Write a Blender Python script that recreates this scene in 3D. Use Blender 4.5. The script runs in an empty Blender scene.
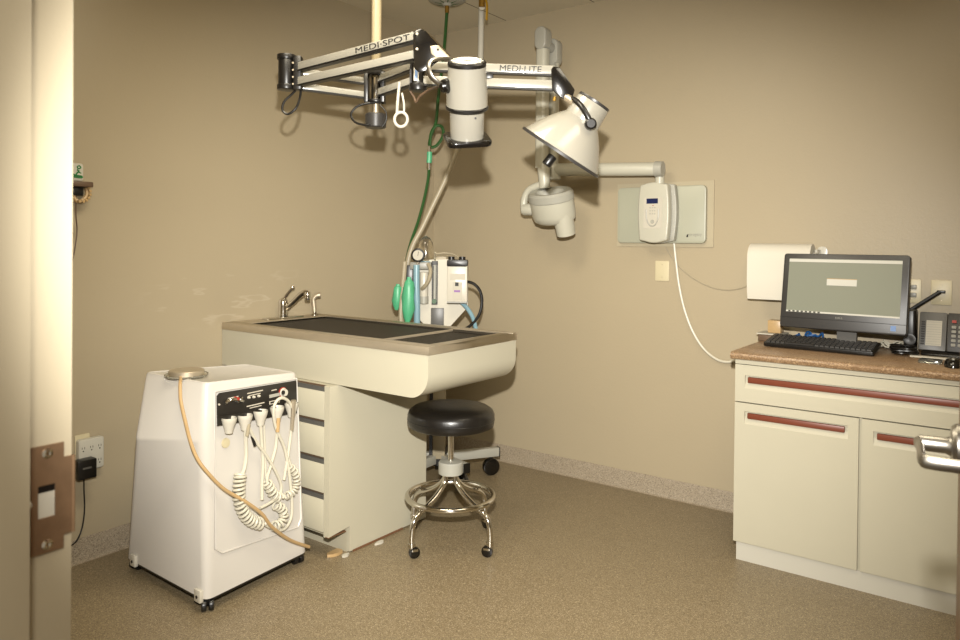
import bpy, bmesh, math, random
from mathutils import Vector as V, Matrix as M4
random.seed(7)
D = bpy.data; SC = bpy.context.scene; COL = SC.collection
R = math.radians
# ---------------------------------------------------------------- camera
CAM = V((3.1764, -3.7791, 1.3553)); YAW, PIT, ROL, FPX, CYP = -.6361, .0101, .0096, 736.36, 250.79
_f = V((math.sin(YAW)*math.cos(PIT), math.cos(YAW)*math.cos(PIT), -math.sin(PIT)))
_r = V((math.cos(YAW), -math.sin(YAW), 0)); _u = _r.cross(_f)
RT = _r*math.cos(ROL) + _u*math.sin(ROL); UP = _u*math.cos(ROL) - _r*math.sin(ROL); FW = _f
cd = D.cameras.new('camera'); cam = D.objects.new('camera', cd); COL.objects.link(cam); SC.camera = cam
cam.matrix_world = M4(((RT.x, UP.x, -FW.x, CAM.x), (RT.y, UP.y, -FW.y, CAM.y), (RT.z, UP.z, -FW.z, CAM.z), (0, 0, 0, 1)))
cd.sensor_width = 36; cd.lens = FPX/960*36; cd.clip_start = .05; cd.shift_y = -(320-CYP)/960   # lens shifted, verticals stay upright
cd.dof.use_dof = True; cd.dof.focus_distance = 3.3; cd.dof.aperture_fstop = 8
# ---------------------------------------------------------------- world, lights, exposure
w = D.worlds.new('world'); SC.world = w; w.use_nodes = True
w.node_tree.nodes['Background'].inputs[0].default_value = (1, .86, .66, 1)
w.node_tree.nodes['Background'].inputs[1].default_value = .4
# the photographer's flash, just above the lens
ld = D.lights.new('flash', 'SPOT'); fl = D.objects.new('flash', ld); COL.objects.link(fl)
fl.location = CAM + UP*.262 + FW*.05
tgt = CAM + (FW + RT*.045 - UP*.15)*4; fl.rotation_euler = (tgt - fl.location).to_track_quat('-Z', 'Y').to_euler()
ld.energy = 860; ld.color = (1, .965, .9); ld.spot_size = R(77); ld.spot_blend = 1.0; ld.shadow_soft_size = .025
# the room's own ceiling fixtures (their housings are built below)
TROFF = [(1.55, -2.35), (2.85, -1.7)]
for i, (lx, ly) in enumerate(TROFF):
    a = D.lights.new('ceiling_light_tube', 'AREA'); o = D.objects.new('ceiling_light_tube', a); COL.objects.link(o)
    a.shape = 'RECTANGLE'; a.size = .52; a.size_y = 1.1; a.energy = (38, 14)[i]; a.color = (1, .90, .70)
    o.location = (lx, ly, 2.70)
# unseen fill lamp outside the doorway, added to brighten the left jamb
a = D.lights.new('jamb_fill_light', 'AREA'); o = D.objects.new('jamb_fill_light', a); COL.objects.link(o)
a.shape = 'RECTANGLE'; a.size = .3; a.size_y = .6; a.energy = 16; a.color = (1, .93, .8); o.location = (3.35, -4.15, 2.2); o.rotation_euler = (V((2.31, -3.42, 1.35))-V((3.35, -4.15, 2.2))).to_track_quat('-Z', 'Y').to_euler()
SC.view_settings.view_transform = 'Standard'; SC.view_settings.look = 'None'
SC.view_settings.gamma = 1; SC.view_settings.exposure = 0.0; SC.view_settings.use_curve_mapping = False

# ---------------------------------------------------------------- helpers
def ray(px, py): return FW + RT*((px-480)/FPX) - UP*((py-CYP)/FPX)
def at(px, py, x=None, y=None, z=None, d=None):
    r = ray(px, py)
    t = d if d is not None else (x-CAM.x)/r.x if x is not None else (y-CAM.y)/r.y if y is not None else (z-CAM.z)/r.z
    return CAM + r*t
def pln(px, py, c, n, off=0):            # point of a real plane (through c, normal n) seen in a direction
    r = ray(px, py); t = (V(c)+V(n)*off-CAM).dot(V(n))/r.dot(V(n)); return CAM + r*t

def lin(c): return tuple(((v/255)/12.92 if v/255 <= .04045 else ((v/255+.055)/1.055)**2.4) for v in c)
ALB = .74       # overall paint reflectance
def mat(name, col, rough=.5, metal=0, var=0, vscale=8, bump=0, bscale=200, coat=0, trans=0, emit=0, spec=.5, alpha=1):
    m = D.materials.new(name); m.use_nodes = True; nt = m.node_tree; b = nt.nodes['Principled BSDF']
    c = lin(col)
    if not metal and not trans and not emit: c = tuple(v*ALB for v in c)
    b.inputs['Base Color'].default_value = (*c, 1); b.inputs['Roughness'].default_value = rough
    b.inputs['Metallic'].default_value = metal; b.inputs['Coat Weight'].default_value = coat
    b.inputs['Transmission Weight'].default_value = trans; b.inputs['Specular IOR Level'].default_value = spec
    b.inputs['Alpha'].default_value = alpha
    if emit: b.inputs['Emission Color'].default_value = (*c, 1); b.inputs['Emission Strength'].default_value = emit
    tc = nt.nodes.new('ShaderNodeTexCoord')
    n = nt.nodes.new('ShaderNodeTexNoise'); n.inputs['Scale'].default_value = vscale; n.inputs['Detail'].default_value = 6
    nt.links.new(tc.outputs['Object'], n.inputs['Vector'])
    mx = nt.nodes.new('ShaderNodeMixRGB'); mx.blend_type = 'MIX'
    v = var if var else .02
    mx.inputs[1].default_value = (*[x*(1-v) for x in c], 1); mx.inputs[2].default_value = (*[min(1, x*(1+v)) for x in c], 1)
    nt.links.new(n.outputs[0], mx.inputs[0]); nt.links.new(mx.outputs[0], b.inputs['Base Color'])
    if bump:
        n2 = nt.nodes.new('ShaderNodeTexNoise'); n2.inputs['Scale'].default_value = bscale
        nt.links.new(tc.outputs['Object'], n2.inputs['Vector'])
        bp = nt.nodes.new('ShaderNodeBump'); bp.inputs['Strength'].default_value = bump; bp.inputs['Distance'].default_value = .002
        nt.links.new(n2.outputs[0], bp.inputs['Height']); nt.links.new(bp.outputs[0], b.inputs['Normal'])
    return m

def speckle(name, cols, scale, rough=.5, bump=.15, big=0):   # flecked flooring / laminate
    m = D.materials.new(name); m.use_nodes = True; nt = m.node_tree; b = nt.nodes['Principled BSDF']
    tc = nt.nodes.new('ShaderNodeTexCoord'); vo = nt.nodes.new('ShaderNodeTexVoronoi'); vo.inputs['Scale'].default_value = scale
    nt.links.new(tc.outputs['Object'], vo.inputs['Vector'])
    sep = nt.nodes.new('ShaderNodeSeparateColor'); nt.links.new(vo.outputs['Color'], sep.inputs[0])
    rp = nt.nodes.new('ShaderNodeValToRGB'); rp.color_ramp.interpolation = 'LINEAR'
    e = rp.color_ramp.elements; e[0].position = 0; e[0].color = (*[v*ALB for v in lin(cols[0])], 1); e[1].position = 1; e[1].color = (*[v*ALB for v in lin(cols[-1])], 1)
    for i, c in enumerate(cols[1:-1]): q = e.new((i+1)/(len(cols)-1)); q.color = (*[v*ALB for v in lin(c)], 1)
    nt.links.new(sep.outputs[0], rp.inputs[0])
    out = rp.outputs[0]
    if big:
        n = nt.nodes.new('ShaderNodeTexNoise'); n.inputs['Scale'].default_value = 3; nt.links.new(tc.outputs['Object'], n.inputs['Vector'])
        mr = nt.nodes.new('ShaderNodeMapRange'); mr.inputs[3].default_value = 1-big; mr.inputs[4].default_value = 1+big
        nt.links.new(n.outputs[0], mr.inputs[0])
        mm = nt.nodes.new('ShaderNodeVectorMath'); mm.operation = 'SCALE'
        nt.links.new(out, mm.inputs[0]); nt.links.new(mr.outputs[0], mm.inputs['Scale']); out = mm.outputs[0]
    nt.links.new(out, b.inputs['Base Color']); b.inputs['Roughness'].default_value = rough
    bp = nt.nodes.new('ShaderNodeBump'); bp.inputs['Strength'].default_value = bump; bp.inputs['Distance'].default_value = .001
    nt.links.new(sep.outputs[1], bp.inputs['Height']); nt.links.new(bp.outputs[0], b.inputs['Normal'])
    return m

W = {}
def wmat(o): return W.get(o.name, M4.Identity(4))
def frame(o, x, up=V((0, 0, 1))):        # orthonormal frame: x along, z closest to up
    x = V(x).normalized(); up = V(up)
    if abs(x.dot(up.normalized())) > .995: up = V((1, 0, 0))
    y = up.cross(x).normalized(); z = x.cross(y)
    return M4(((x.x, y.x, z.x, o[0]), (x.y, y.y, z.y, o[1]), (x.z, y.z, z.z, o[2]), (0, 0, 0, 1)))

class MB:
    def __init__(s): s.b = bmesh.new()
    def add(s, vs, fs):
        v = [s.b.verts.new(p) for p in vs]
        for f in fs:
            try: s.b.faces.new([v[i] for i in f])
            except ValueError: pass
        return s
    def box(s, a, b, m=None):            # corners a, b, in frame m
        a, b = V(a), V(b); m = m or M4.Identity(4)
        ps = [m @ V((x, y, z)) for x in (a.x, b.x) for y in (a.y, b.y) for z in (a.z, b.z)]
        return s.add(ps, [(0, 1, 3, 2), (4, 6, 7, 5), (0, 4, 5, 1), (2, 3, 7, 6), (0, 2, 6, 4), (1, 5, 7, 3)])
    def rbox(s, a, b, r, m=None, seg=4, axis='z'):     # box with rounded vertical edges along axis
        m = m or M4.Identity(4)
        if axis == 'z': F = m; x0, y0, x1, y1, z0, z1 = a[0], a[1], b[0], b[1], a[2], b[2]
        elif axis == 'y':                # profile in x,z extruded along y
            F = m @ M4(((1, 0, 0, 0), (0, 0, 1, 0), (0, 1, 0, 0), (0, 0, 0, 1))); x0, y0, x1, y1, z0, z1 = a[0], a[2], b[0], b[2], a[1], b[1]
        else:
            F = m @ M4(((0, 0, 1, 0), (1, 0, 0, 0), (0, 1, 0, 0), (0, 0, 0, 1))); x0, y0, x1, y1, z0, z1 = a[1], a[2], b[1], b[2], a[0], b[0]
        return s.prism(rrect(x0, y0, x1, y1, r, seg), z0, z1, F)
    def prism(s, poly, z0, z1, m=None):
        m = m or M4.Identity(4); n = len(poly)
        vs = [m @ V((p[0], p[1], z0)) for p in poly] + [m @ V((p[0], p[1], z1)) for p in poly]
        return s.add(vs, [tuple(range(n))[::-1], tuple(range(n, 2*n))] + [(i, (i+1) % n, n+(i+1) % n, n+i) for i in range(n)])
    def loft(s, rings, cap=True):
        n = len(rings[0]); vs = [p for r in rings for p in r]; fs = []
        for k in range(len(rings)-1):
            for i in range(n): fs.append((k*n+i, k*n+(i+1) % n, (k+1)*n+(i+1) % n, (k+1)*n+i))
        if cap: fs += [tuple(range(n))[::-1], tuple(range((len(rings)-1)*n, len(rings)*n))]
        return s.add(vs, fs)
    def cyl(s, p, q, r, r2=None, seg=20):
        p, q = V(p), V(q); r2 = r if r2 is None else r2; F = frame(p, q-p); L = (q-p).length
        return s.loft([[F @ V((t, rr*math.cos(a), rr*math.sin(a))) for a in [2*math.pi*i/seg for i in range(seg)]] for t, rr in ((0, r), (L, r2))])
    def lathe(s, prof, o, ax=(0, 0, 1), seg=32, cap=True):   # prof: (radius, height along ax)
        F = frame(o, ax)
        return s.loft([[F @ V((h, max(r, 1e-5)*math.cos(a), max(r, 1e-5)*math.sin(a))) for a in [2*math.pi*i/seg for i in range(seg)]] for r, h in prof], cap)
    def tube(s, pts, r, seg=8, sm=6, closed=False, flat=1):
        pts = spline([V(p) for p in pts], sm, closed) if sm > 1 else [V(p) for p in pts]
        n = len(pts); up = None; rings = []
        for i, p in enumerate(pts):
            t = (pts[(i+1) % n] - pts[i-1]) if closed else (pts[min(i+1, n-1)] - pts[max(i-1, 0)])
            if t.length < 1e-9: t = V((0, 0, 1))
            t.normalize()
            if up is None: up = V((0, 0, 1)) if abs(t.z) < .9 else V((1, 0, 0))
            up = (up - t*up.dot(t))
            if up.length < 1e-6: up = t.orthogonal()
            up.normalize(); sd = t.cross(up)
            rr = r(i/(n-1)) if callable(r) else r
            rings.append([p + up*(rr*flat*math.cos(a)) + sd*(rr*math.sin(a)) for a in [2*math.pi*k/seg for k in range(seg)]])
        if closed: rings.append(rings[0]); return s.loft(rings, False)
        return s.loft(rings)
    def bar(s, p, q, wd, ht):            # rectangular bar, ht upward, wd sideways
        F = frame(p, V(q)-V(p)); return s.box((0, -wd/2, -ht/2), ((V(q)-V(p)).length, wd/2, ht/2), F)
    def build(s, name, m, parent=None, bevel=0, bseg=2, sharp=32, origin=None):
        b = s.b
        bmesh.ops.remove_doubles(b, verts=b.verts, dist=1e-6)
        bmesh.ops.recalc_face_normals(b, faces=b.faces)
        if bevel:
            es = [e for e in b.edges if len(e.link_faces) == 2 and e.calc_face_angle(0) > R(40)]
            bmesh.ops.bevel(b, geom=es, offset=bevel, segments=bseg, affect='EDGES', profile=.5, clamp_overlap=True)
        for f in b.faces: f.smooth = sharp > 5
        for e in b.edges:
            if len(e.link_faces) == 2 and e.calc_face_angle(0) > R(sharp): e.smooth = False
        me = D.meshes.new(name); b.to_mesh(me); b.free(); me.materials.append(m)
        return link(name, me, parent, origin)
def link(name, me, parent=None, origin=None):
    o = D.objects.new(name, me); COL.objects.link(o)
    if parent:
        o.parent = parent; mw = wmat(parent); me.transform(mw.inverted()); W[o.name] = mw.copy()
    else:
        if origin is None:
            xs = [v.co for v in me.vertices]
            origin = V(((min(p.x for p in xs)+max(p.x for p in xs))/2, (min(p.y for p in xs)+max(p.y for p in xs))/2, min(p.z for p in xs)))
        mw = M4.Translation(origin); me.transform(mw.inverted()); o.location = origin; W[o.name] = mw
    return o
def rrect(x0, y0, x1, y1, r, seg=4):
    out = []
    for cx, cy, a0 in ((x1-r, y1-r, 0), (x0+r, y1-r, 90), (x0+r, y0+r, 180), (x1-r, y0+r, 270)):
        for k in range(seg+1):
            a = R(a0+90*k/seg); out.append((cx+r*math.cos(a), cy+r*math.sin(a)))
    return out
def spline(p, sm=6, closed=False):
    if len(p) < 3 and not closed: return p
    n = len(p); out = []
    for i in range(n if closed else n-1):
        g = lambda k: p[k % n] if closed else p[max(0, min(n-1, k))]
        a, b, c, d = g(i-1), g(i), g(i+1), g(i+2)
        for k in range(sm):
            t = k/sm; out.append(.5*((2*b)+(c-a)*t+(2*a-5*b+4*c-d)*t*t+(3*b-a-3*c+d)*t**3))
    if not closed: out.append(p[-1])
    return out
def thing(name, label, cat, loc, group=None):
    o = D.objects.new(name, None); COL.objects.link(o); o.location = V(loc); o.empty_display_size = .05
    W[o.name] = M4.Translation(V(loc)); return tag(o, label, cat, group)
def tag(o, label, cat, group=None):
    o['label'] = label; o['category'] = cat
    if group: o['group'] = group
    return o
def st(o): o['kind'] = 'structure'; return o
def text(body, name, m, parent, o, xax, zax, length, height, depth=.0004):   # raised lettering, o = left end of baseline
    c = D.curves.new(name, 'FONT'); c.body = body; c.size = 1; c.extrude = .001
    t = D.objects.new(name, c); COL.objects.link(t); bpy.context.view_layer.update()
    me = D.meshes.new_from_object(t.evaluated_get(bpy.context.evaluated_depsgraph_get())); D.objects.remove(t)
    xs = [v.co.x for v in me.vertices]; ys = [v.co.y for v in me.vertices]
    x0, x1, y0, y1 = min(xs), max(xs), min(ys), max(ys)
    X = V(xax).normalized(); Z = V(zax).normalized(); Y = Z.cross(X).normalized(); Z = X.cross(Y)
    for v in me.vertices:
        v.co = V(o) + X*((v.co.x-x0)/(x1-x0)*length) + Y*((v.co.y-y0)/(y1-y0)*height) + Z*(depth if v.co.z > 0 else -.0002)
    me.materials.append(m); return link(name, me, parent)

# ---------------------------------------------------------------- materials
def wallmat():
    m = mat('wall_paint', (183, 169, 141), .42, var=.03, vscale=2, bump=.25, bscale=90)
    nt = m.node_tree; b = nt.nodes['Principled BSDF']; mx = b.inputs['Base Color'].links[0].from_node
    geo = nt.nodes.new('ShaderNodeNewGeometry')          # pale scrapes on the left wall by the sink
    sp = nt.nodes.new('ShaderNodeSeparateXYZ'); nt.links.new(geo.outputs['Position'], sp.inputs[0])
    def rng(o, a, b_, c, d):
        r1 = nt.nodes.new('ShaderNodeMapRange'); r1.interpolation_type = 'SMOOTHSTEP'; r1.inputs[1].default_value = a; r1.inputs[2].default_value = b_; nt.links.new(o, r1.inputs[0])
        r2 = nt.nodes.new('ShaderNodeMapRange'); r2.interpolation_type = 'SMOOTHSTEP'; r2.inputs[1].default_value = c; r2.inputs[2].default_value = d; r2.inputs[3].default_value = 1; r2.inputs[4].default_value = 0; nt.links.new(o, r2.inputs[0])
        mu = nt.nodes.new('ShaderNodeMath'); mu.operation = 'MULTIPLY'; nt.links.new(r1.outputs[0], mu.inputs[0]); nt.links.new(r2.outputs[0], mu.inputs[1]); return mu.outputs[0]
    def mul(a, c):
        mu = nt.nodes.new('ShaderNodeMath'); mu.operation = 'MULTIPLY'; nt.links.new(a, mu.inputs[0])
        if isinstance(c, (int, float)): mu.inputs[1].default_value = c
        else: nt.links.new(c, mu.inputs[1])
        return mu.outputs[0]
    mp = nt.nodes.new('ShaderNodeMapping'); mp.inputs['Scale'].default_value = (1, 3, 14); mp.inputs['Rotation'].default_value = (R(-18), 0, 0)
    nt.links.new(geo.outputs['Position'], mp.inputs[0])
    n = nt.nodes.new('ShaderNodeTexNoise'); n.inputs['Scale'].default_value = 1.1; n.inputs['Detail'].default_value = 3; nt.links.new(mp.outputs[0], n.inputs['Vector'])
    st_ = rng(n.outputs[0], .56, .60, .60, .66)
    area = mul(rng(sp.outputs['Y'], -2.1, -1.8, -1.35, -1.0), rng(sp.outputs['Z'], .92, .98, 1.06, 1.3))
    left = nt.nodes.new('ShaderNodeMapRange'); left.inputs[1].default_value = .05; left.inputs[2].default_value = .02; nt.links.new(sp.outputs['X'], left.inputs[0])
    fac = mul(mul(mul(st_, area), left.outputs[0]), .3)
    m2 = nt.nodes.new('ShaderNodeMixRGB'); m2.inputs[2].default_value = (*lin((190, 178, 158)), 1)
    nt.links.new(mx.outputs[0], m2.inputs[1]); nt.links.new(fac, m2.inputs[0]); nt.links.new(m2.outputs[0], b.inputs['Base Color'])
    return m
def ceilmat():
    m = mat('ceiling_tile', (228, 218, 192), .9, bump=.3, bscale=300)
    nt = m.node_tree; b = nt.nodes['Principled BSDF']; mx = b.inputs['Base Color'].links[0].from_node
    geo = nt.nodes.new('ShaderNodeNewGeometry'); sp = nt.nodes.new('ShaderNodeSeparateXYZ'); nt.links.new(geo.outputs['Position'], sp.inputs[0])
    a = nt.nodes.new('ShaderNodeMath'); a.operation = 'ADD'; a.inputs[1].default_value = .04; nt.links.new(sp.outputs['X'], a.inputs[0])
    f = nt.nodes.new('ShaderNodeMath'); f.operation = 'PINGPONG'; f.inputs[1].default_value = .305; nt.links.new(a.outputs[0], f.inputs[0])
    l = nt.nodes.new('ShaderNodeMath'); l.operation = 'LESS_THAN'; l.inputs[1].default_value = .004; nt.links.new(f.outputs[0], l.inputs[0])
    m2 = nt.nodes.new('ShaderNodeMixRGB'); m2.inputs[2].default_value = (*lin((112, 104, 90)), 1)
    nt.links.new(mx.outputs[0], m2.inputs[1]); nt.links.new(l.outputs[0], m2.inputs[0]); nt.links.new(m2.outputs[0], b.inputs['Base Color'])
    return m
m_wall = wallmat(); m_ceil = ceilmat()
m_floor = speckle('floor_flecked', [(98, 84, 62), (136, 120, 92), (152, 136, 106), (122, 107, 80), (190, 174, 144)], 360, .38, .12, .05)
m_base = speckle('cove_flecked', [(122, 108, 88), (160, 146, 124), (176, 162, 140), (148, 134, 112), (190, 178, 158)], 300, .5, .15)
m_jamb = mat('jamb_paint', (196, 184, 158), .4, bump=.1, bscale=150)
m_door = mat('door_wood', (120, 88, 62), .45, var=.2, vscale=6)
m_cream = mat('cream_laminate', (198, 192, 170), .32, var=.02)
m_cream2 = mat('cream_side', (194, 187, 164), .36, var=.03, vscale=3)
m_white = mat('white_paint', (206, 202, 188), .28, var=.02)
m_wplas = mat('white_plastic', (214, 208, 192), .3, var=.02)
m_cartw = mat('cart_white', (218, 213, 204), .3, var=.025, vscale=4)
m_xray = mat('xray_enamel', (200, 197, 180), .35)
m_board = mat('board_enamel', (178, 178, 158), .35)
m_grey = mat('grey_plastic', (150, 148, 138), .4)
m_lgrey = mat('light_grey', (176, 174, 162), .4)
m_black = mat('black_plastic', (22, 20, 18), .35)
m_blackg = mat('black_gloss', (16, 14, 12), .2, coat=.4)
m_vinyl = mat('black_vinyl', (26, 23, 20), .33, bump=.35, bscale=60)
m_panel = mat('panel_black', (34, 30, 25), .45, var=.1)
m_chrome = mat('chrome', (205, 200, 190), .12, 1)
m_steel = mat('brushed_steel', (190, 178, 156), .42, .75, var=.05, vscale=30)
m_dsteel = mat('dark_rack', (50, 44, 34), .6, .2, var=.15, vscale=60)
m_satin = mat('satin_nickel', (150, 146, 138), .36, 1)
m_bronze = mat('strike_plate', (152, 124, 96), .4, .7, var=.25, vscale=60)
m_pole = mat('pole_beige', (180, 166, 134), .3)
m_brown = mat('pull_brown', (122, 62, 42), .4, var=.08, vscale=20)
m_counter = speckle('counter_laminate', [(118, 92, 66), (160, 130, 98), (140, 110, 80), (196, 166, 130)], 260, .28, .05, .18)
m_tan = mat('tan_tube', (196, 164, 116), .35, var=.1, vscale=30)
m_green = mat('green_hose', (38, 84, 34), .35)
m_gbag = mat('green_bag', (84, 178, 130), .4, var=.08)
m_blue = mat('blue_tube', (136, 172, 184), .35)
m_cable = mat('cream_cable', (216, 210, 190), .4)
m_gcable = mat('grey_hose', (172, 160, 134), .4)
m_yellow = mat('yellow_valve', (196, 150, 30), .4)
m_brass = mat('brass_fitting', (150, 116, 50), .35, .8)
m_ivory = mat('ivory_plate', (216, 204, 168), .4)
m_lampw = mat('lamp_enamel', (154, 150, 138), .25, coat=.3)
m_towel = mat('towel_paper', (226, 220, 204), .85)
m_neck = mat('dark_grey_plastic', (92, 90, 86), .4)
m_tanb = mat('painted_board', (190, 178, 150), .45)
m_paper = mat('paper', (204, 198, 182), .8)
m_ink = mat('lettering_dark', (30, 26, 22), .6)
m_pale = mat('lettering_pale', (206, 198, 180), .6)
m_navy = mat('lcd_navy', (22, 34, 78), .3)
m_bcase = mat('monitor_bezel', (54, 52, 50), .38)
m_screen = mat('screen', (116, 118, 104), .3, emit=.2)
m_scrbar = mat('screen_bar', (178, 176, 166), .3, emit=.2)
m_scrdk = mat('screen_icons', (60, 60, 54), .3, emit=.1)
m_blabel = mat('blue_label', (120, 150, 200), .4)
m_bcord = mat('blue_cord', (36, 96, 160), .4)
m_clear = mat('clear_plastic', (230, 228, 214), .08, trans=.9)
m_glass = mat('clear_dome', (226, 218, 198), .06, trans=.95)
m_red = mat('red_mark', (170, 50, 36), .5)
m_gprint = mat('green_print', (30, 130, 60), .5)
m_diff = mat('lamp_diffuser', (255, 236, 200), .6, emit=1.0)
m_wood = mat('broken_edge', (120, 82, 52), .8, var=.3, vscale=50)
m_dbrown = mat('dark_brown', (104, 82, 62), .5, var=.1)

# ---------------------------------------------------------------- room shell
H = 2.74; XR = 3.40; YF = -3.394; YO = -3.53; XJ = 2.31; XH = 3.224; ZD = 2.11
st(MB().box((-.12, -5.2, -.1), (XR+.12, .12, 0)).build('floor', m_floor))
st(MB().box((-.12, YO, H), (XR+.12, .12, H+.1)).build('ceiling', m_ceil))
st(MB().box((-.12, YO, 0), (0, .12, H)).build('wall_left', m_wall))
st(MB().box((0, 0, 0), (XR, .12, H)).build('wall_back', m_wall))
st(MB().box((XR, YO, 0), (XR+.12, .12, H)).build('wall_right', m_wall))
st(MB().box((0, YO, 0), (XJ-.03, YF, H)).box((XH+.03, YO, 0), (XR, YF, H)).box((XJ-.03, YO, ZD+.03), (XH+.03, YF, H)).build('wall_front', m_wall))
def cove(name, a, b, inn):               # cove base: face with a small toe curve
    a, b, inn = V(a), V(b), V(inn); F = M4(((inn.x, 0, (b-a).normalized().x, a.x), (inn.y, 0, (b-a).normalized().y, a.y), (0, 1, 0, 0), (0, 0, 0, 1)))
    prof = [(0, 0), (.022, 0), (.012, .006), (.008, .016), (.007, .092), (.004, .1), (0, .1)]
    st(MB().prism(prof, 0, (b-a).length, F).build(name, m_base))
cove('baseboard_left', (0, YF, 0), (0, 0, 0), (1, 0, 0)); cove('baseboard_back', (0, 0, 0), (2.2, 0, 0), (0, -1, 0))
cove('baseboard_front', (0, YF, 0), (XJ-.08, YF, 0), (0, 1, 0))
# door frame: rebated jambs, head, casing lip
jb = MB()
def jamb(s, x, sg):
    s.box((x, YO-.01, 0), (x-sg*.05, YF+.012, ZD+.05)).box((x, YO-.01, 0), (x+sg*.016, -3.432, ZD)).box((x-sg*.05, YF, 0), (x-sg*.02, YF+.012, ZD+.05))
jl = MB(); jamb(jl, XJ, 1); jl = jl.build('trim_1', m_jamb, bevel=.0015, bseg=2); st(jl)
jr = MB(); jamb(jr, XH, -1); st(jr.build('trim_2', m_jamb))
st(MB().box((XJ, YO-.01, ZD), (XH, YF+.012, ZD+.05)).build('trim_3', m_jamb))
# strike plate on the left jamb
F = M4(((0, 0, 1, XJ+.0002), (1, 0, 0, 0), (0, 1, 0, 0), (0, 0, 0, 1)))   # local x=world y, y=world z, z=+X
z0, z1 = 1.009, 1.128
sp = MB(); y0, y1, yl = -3.426, -3.392, -3.3815
hx0, hx1, hz0, hz1 = -3.419, -3.401, 1.048, 1.084
sp.box((y0, z0, 0), (hx0, z1, .0024), F).box((hx1, z0, 0), (y1, z1, .0024), F).box((hx0, z0, 0), (hx1, hz0, .0024), F).box((hx0, hz1, 0), (hx1, z1, .0024), F)
sp.box((y1, 1.024, 0), (yl, 1.111, .0024), F)
sp.tube([V((XJ+.0015, yl, 1.024)), V((XJ+.0015, yl, 1.111))], .0022, sm=1)
spo = sp.build('strike_plate', m_bronze, jl); spo['label'] = 'bronze coloured strike plate with a square hole'
MB().box((hx0, hz0, .0001), (hx1, hz1, .0004), F).build('latch_hole', m_paper, spo)
MB().box((hx0, hz1-.008, .0003), (hx1, hz1, .0008), F).build('hole_edge', m_black, spo)
for zz in (1.018, 1.119):
    MB().lathe([(.0058, 0), (.0058, .001), (.003, .0022), (.001, .0012)], (XJ+.0022, -3.4095, zz), (1, 0, 0), 20).build('screw', m_chrome, spo)
MB().lathe([(.005, 0), (.005, .002), (.003, .004)], (XJ+.0005, -3.4295, 1.066), (1, 0, 0), 16).build('rubber_silencer', m_wplas, jl)
# open door on the right, hinged at the right jamb
hinge = V((XH, YF, 0)); edge = V((3.1025, -2.49, 0)); dx = (edge-hinge).normalized(); dl = .905
DF = M4(((dx.x, dx.y, 0, hinge.x), (dx.y, -dx.x, 0, hinge.y), (0, 0, 1, 0), (0, 0, 0, 1)))   # x along leaf, y towards +X side
dr = st(MB().box((0.004, 0, .01), (dl, .044, ZD-.004), DF).build('door_1', m_door, bevel=.002))
dn = V((-dx.y, dx.x, 0)); dn = dn if dn.x < 0 else -dn       # the face the camera grazes
hb = hinge + dx*(dl-.062); hb = V((hb.x, hb.y, 1.078))
hd = MB(); hd.lathe([(.032, 0), (.032, .008), (.028, .013), (.014, .014), (.011, .02), (.011, .052)], hb, dn, 32)
hd = hd.build('door_lever', m_satin, dr); hd['label'] = 'satin metal lever handle returning towards the door'
lv = MB(); c0 = hb + dn*.052
lv.tube([hb+dn*.028, c0+dx*.004, c0-dx*.02, c0-dx*.06, c0-dx*.098, c0-dx*.108-dn*.008, c0-dx*.11-dn*.045], .0052, 12, 6, flat=1.7)
lv.build('lever_grip', m_satin, hd)
# ceiling light fixtures
for i, (lx, ly) in enumerate(TROFF):
    t = thing('ceiling_light', ['ceiling light panel over the white cart side of the room', 'ceiling light panel over the counter side of the room'][i], 'light', (lx, ly, 2.70), 'ceiling light panels')
    m = MB(); m.box((lx-.3, ly-.6, 2.722), (lx-.27, ly+.6, 2.74)).box((lx+.27, ly-.6, 2.722), (lx+.3, ly+.6, 2.74)).box((lx-.27, ly-.6, 2.722), (lx+.27, ly-.57, 2.74)).box((lx-.27, ly+.57, 2.722), (lx+.27, ly+.6, 2.74))
    m.build('frame', m_white, t); MB().box((lx-.27, ly-.57, 2.728), (lx+.27, ly+.57, 2.736)).build('diffuser', m_diff, t)

# ---------------------------------------------------------------- counter unit on the right
X0, X1 = 2.182, 3.2; YC = -.57
cb = thing('base_cabinet', 'cream base cabinet with one wide drawer over two doors and brown pulls', 'cabinet', (2.7, -.3, 0))
MB().box((X0+.004, YC+.02, .078), (X1, -.004, .862)).build('body', m_cream2, cb)
MB().box((X0+.01, YC+.012, 0), (X1, YC+.04, .078)).box((X0+.01, YC+.04, 0), (X0+.03, -.01, .078)).box((X1-.02, YC+.04, 0), (X1, -.01, .078)).build('plinth', m_white, cb)
MB().box((X0+.004, YC+.004, .862), (X1, -.004, .866)).box((X0, YC, .849), (X1, YC+.019, .866)).build('top_rail', m_cream, cb)
def front(name, x0, x1, z0, z1, px0, px1, pz0, pz1):        # panel with a recessed pull slot
    m = MB(); y0, y1 = YC, YC+.019; g = .012
    lowr = pz0-.024
    m.box((x0, y0, z0), (px0-g, y1, z1)).box((px1+g, y0, z0), (x1, y1, z1)).box((px0-g, y0, z0), (px1+g, y1, lowr)).box((px0-g, y0, pz1+.006), (px1+g, y1, z1))
    m.box((px0-g, y0+.012, lowr), (px1+g, y1, pz1+.006))
    m.prism([(y0, lowr), (y0+.0125, lowr), (y0+.0125, pz0+.004)], px0-g, px1+g, M4(((0, 0, 1, 0), (1, 0, 0, 0), (0, 1, 0, 0), (0, 0, 0, 1))))
    o = m.build(name, m_cream, cb, sharp=5)
    MB().box((px0, y0-.003, pz0), (px1, y0+.013, pz1)).build('pull', m_brown, o, bevel=.003)
    return o
front('drawer', X0, X1, .687, .846, X0+.053, X1-.053, .770, .795)
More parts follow.
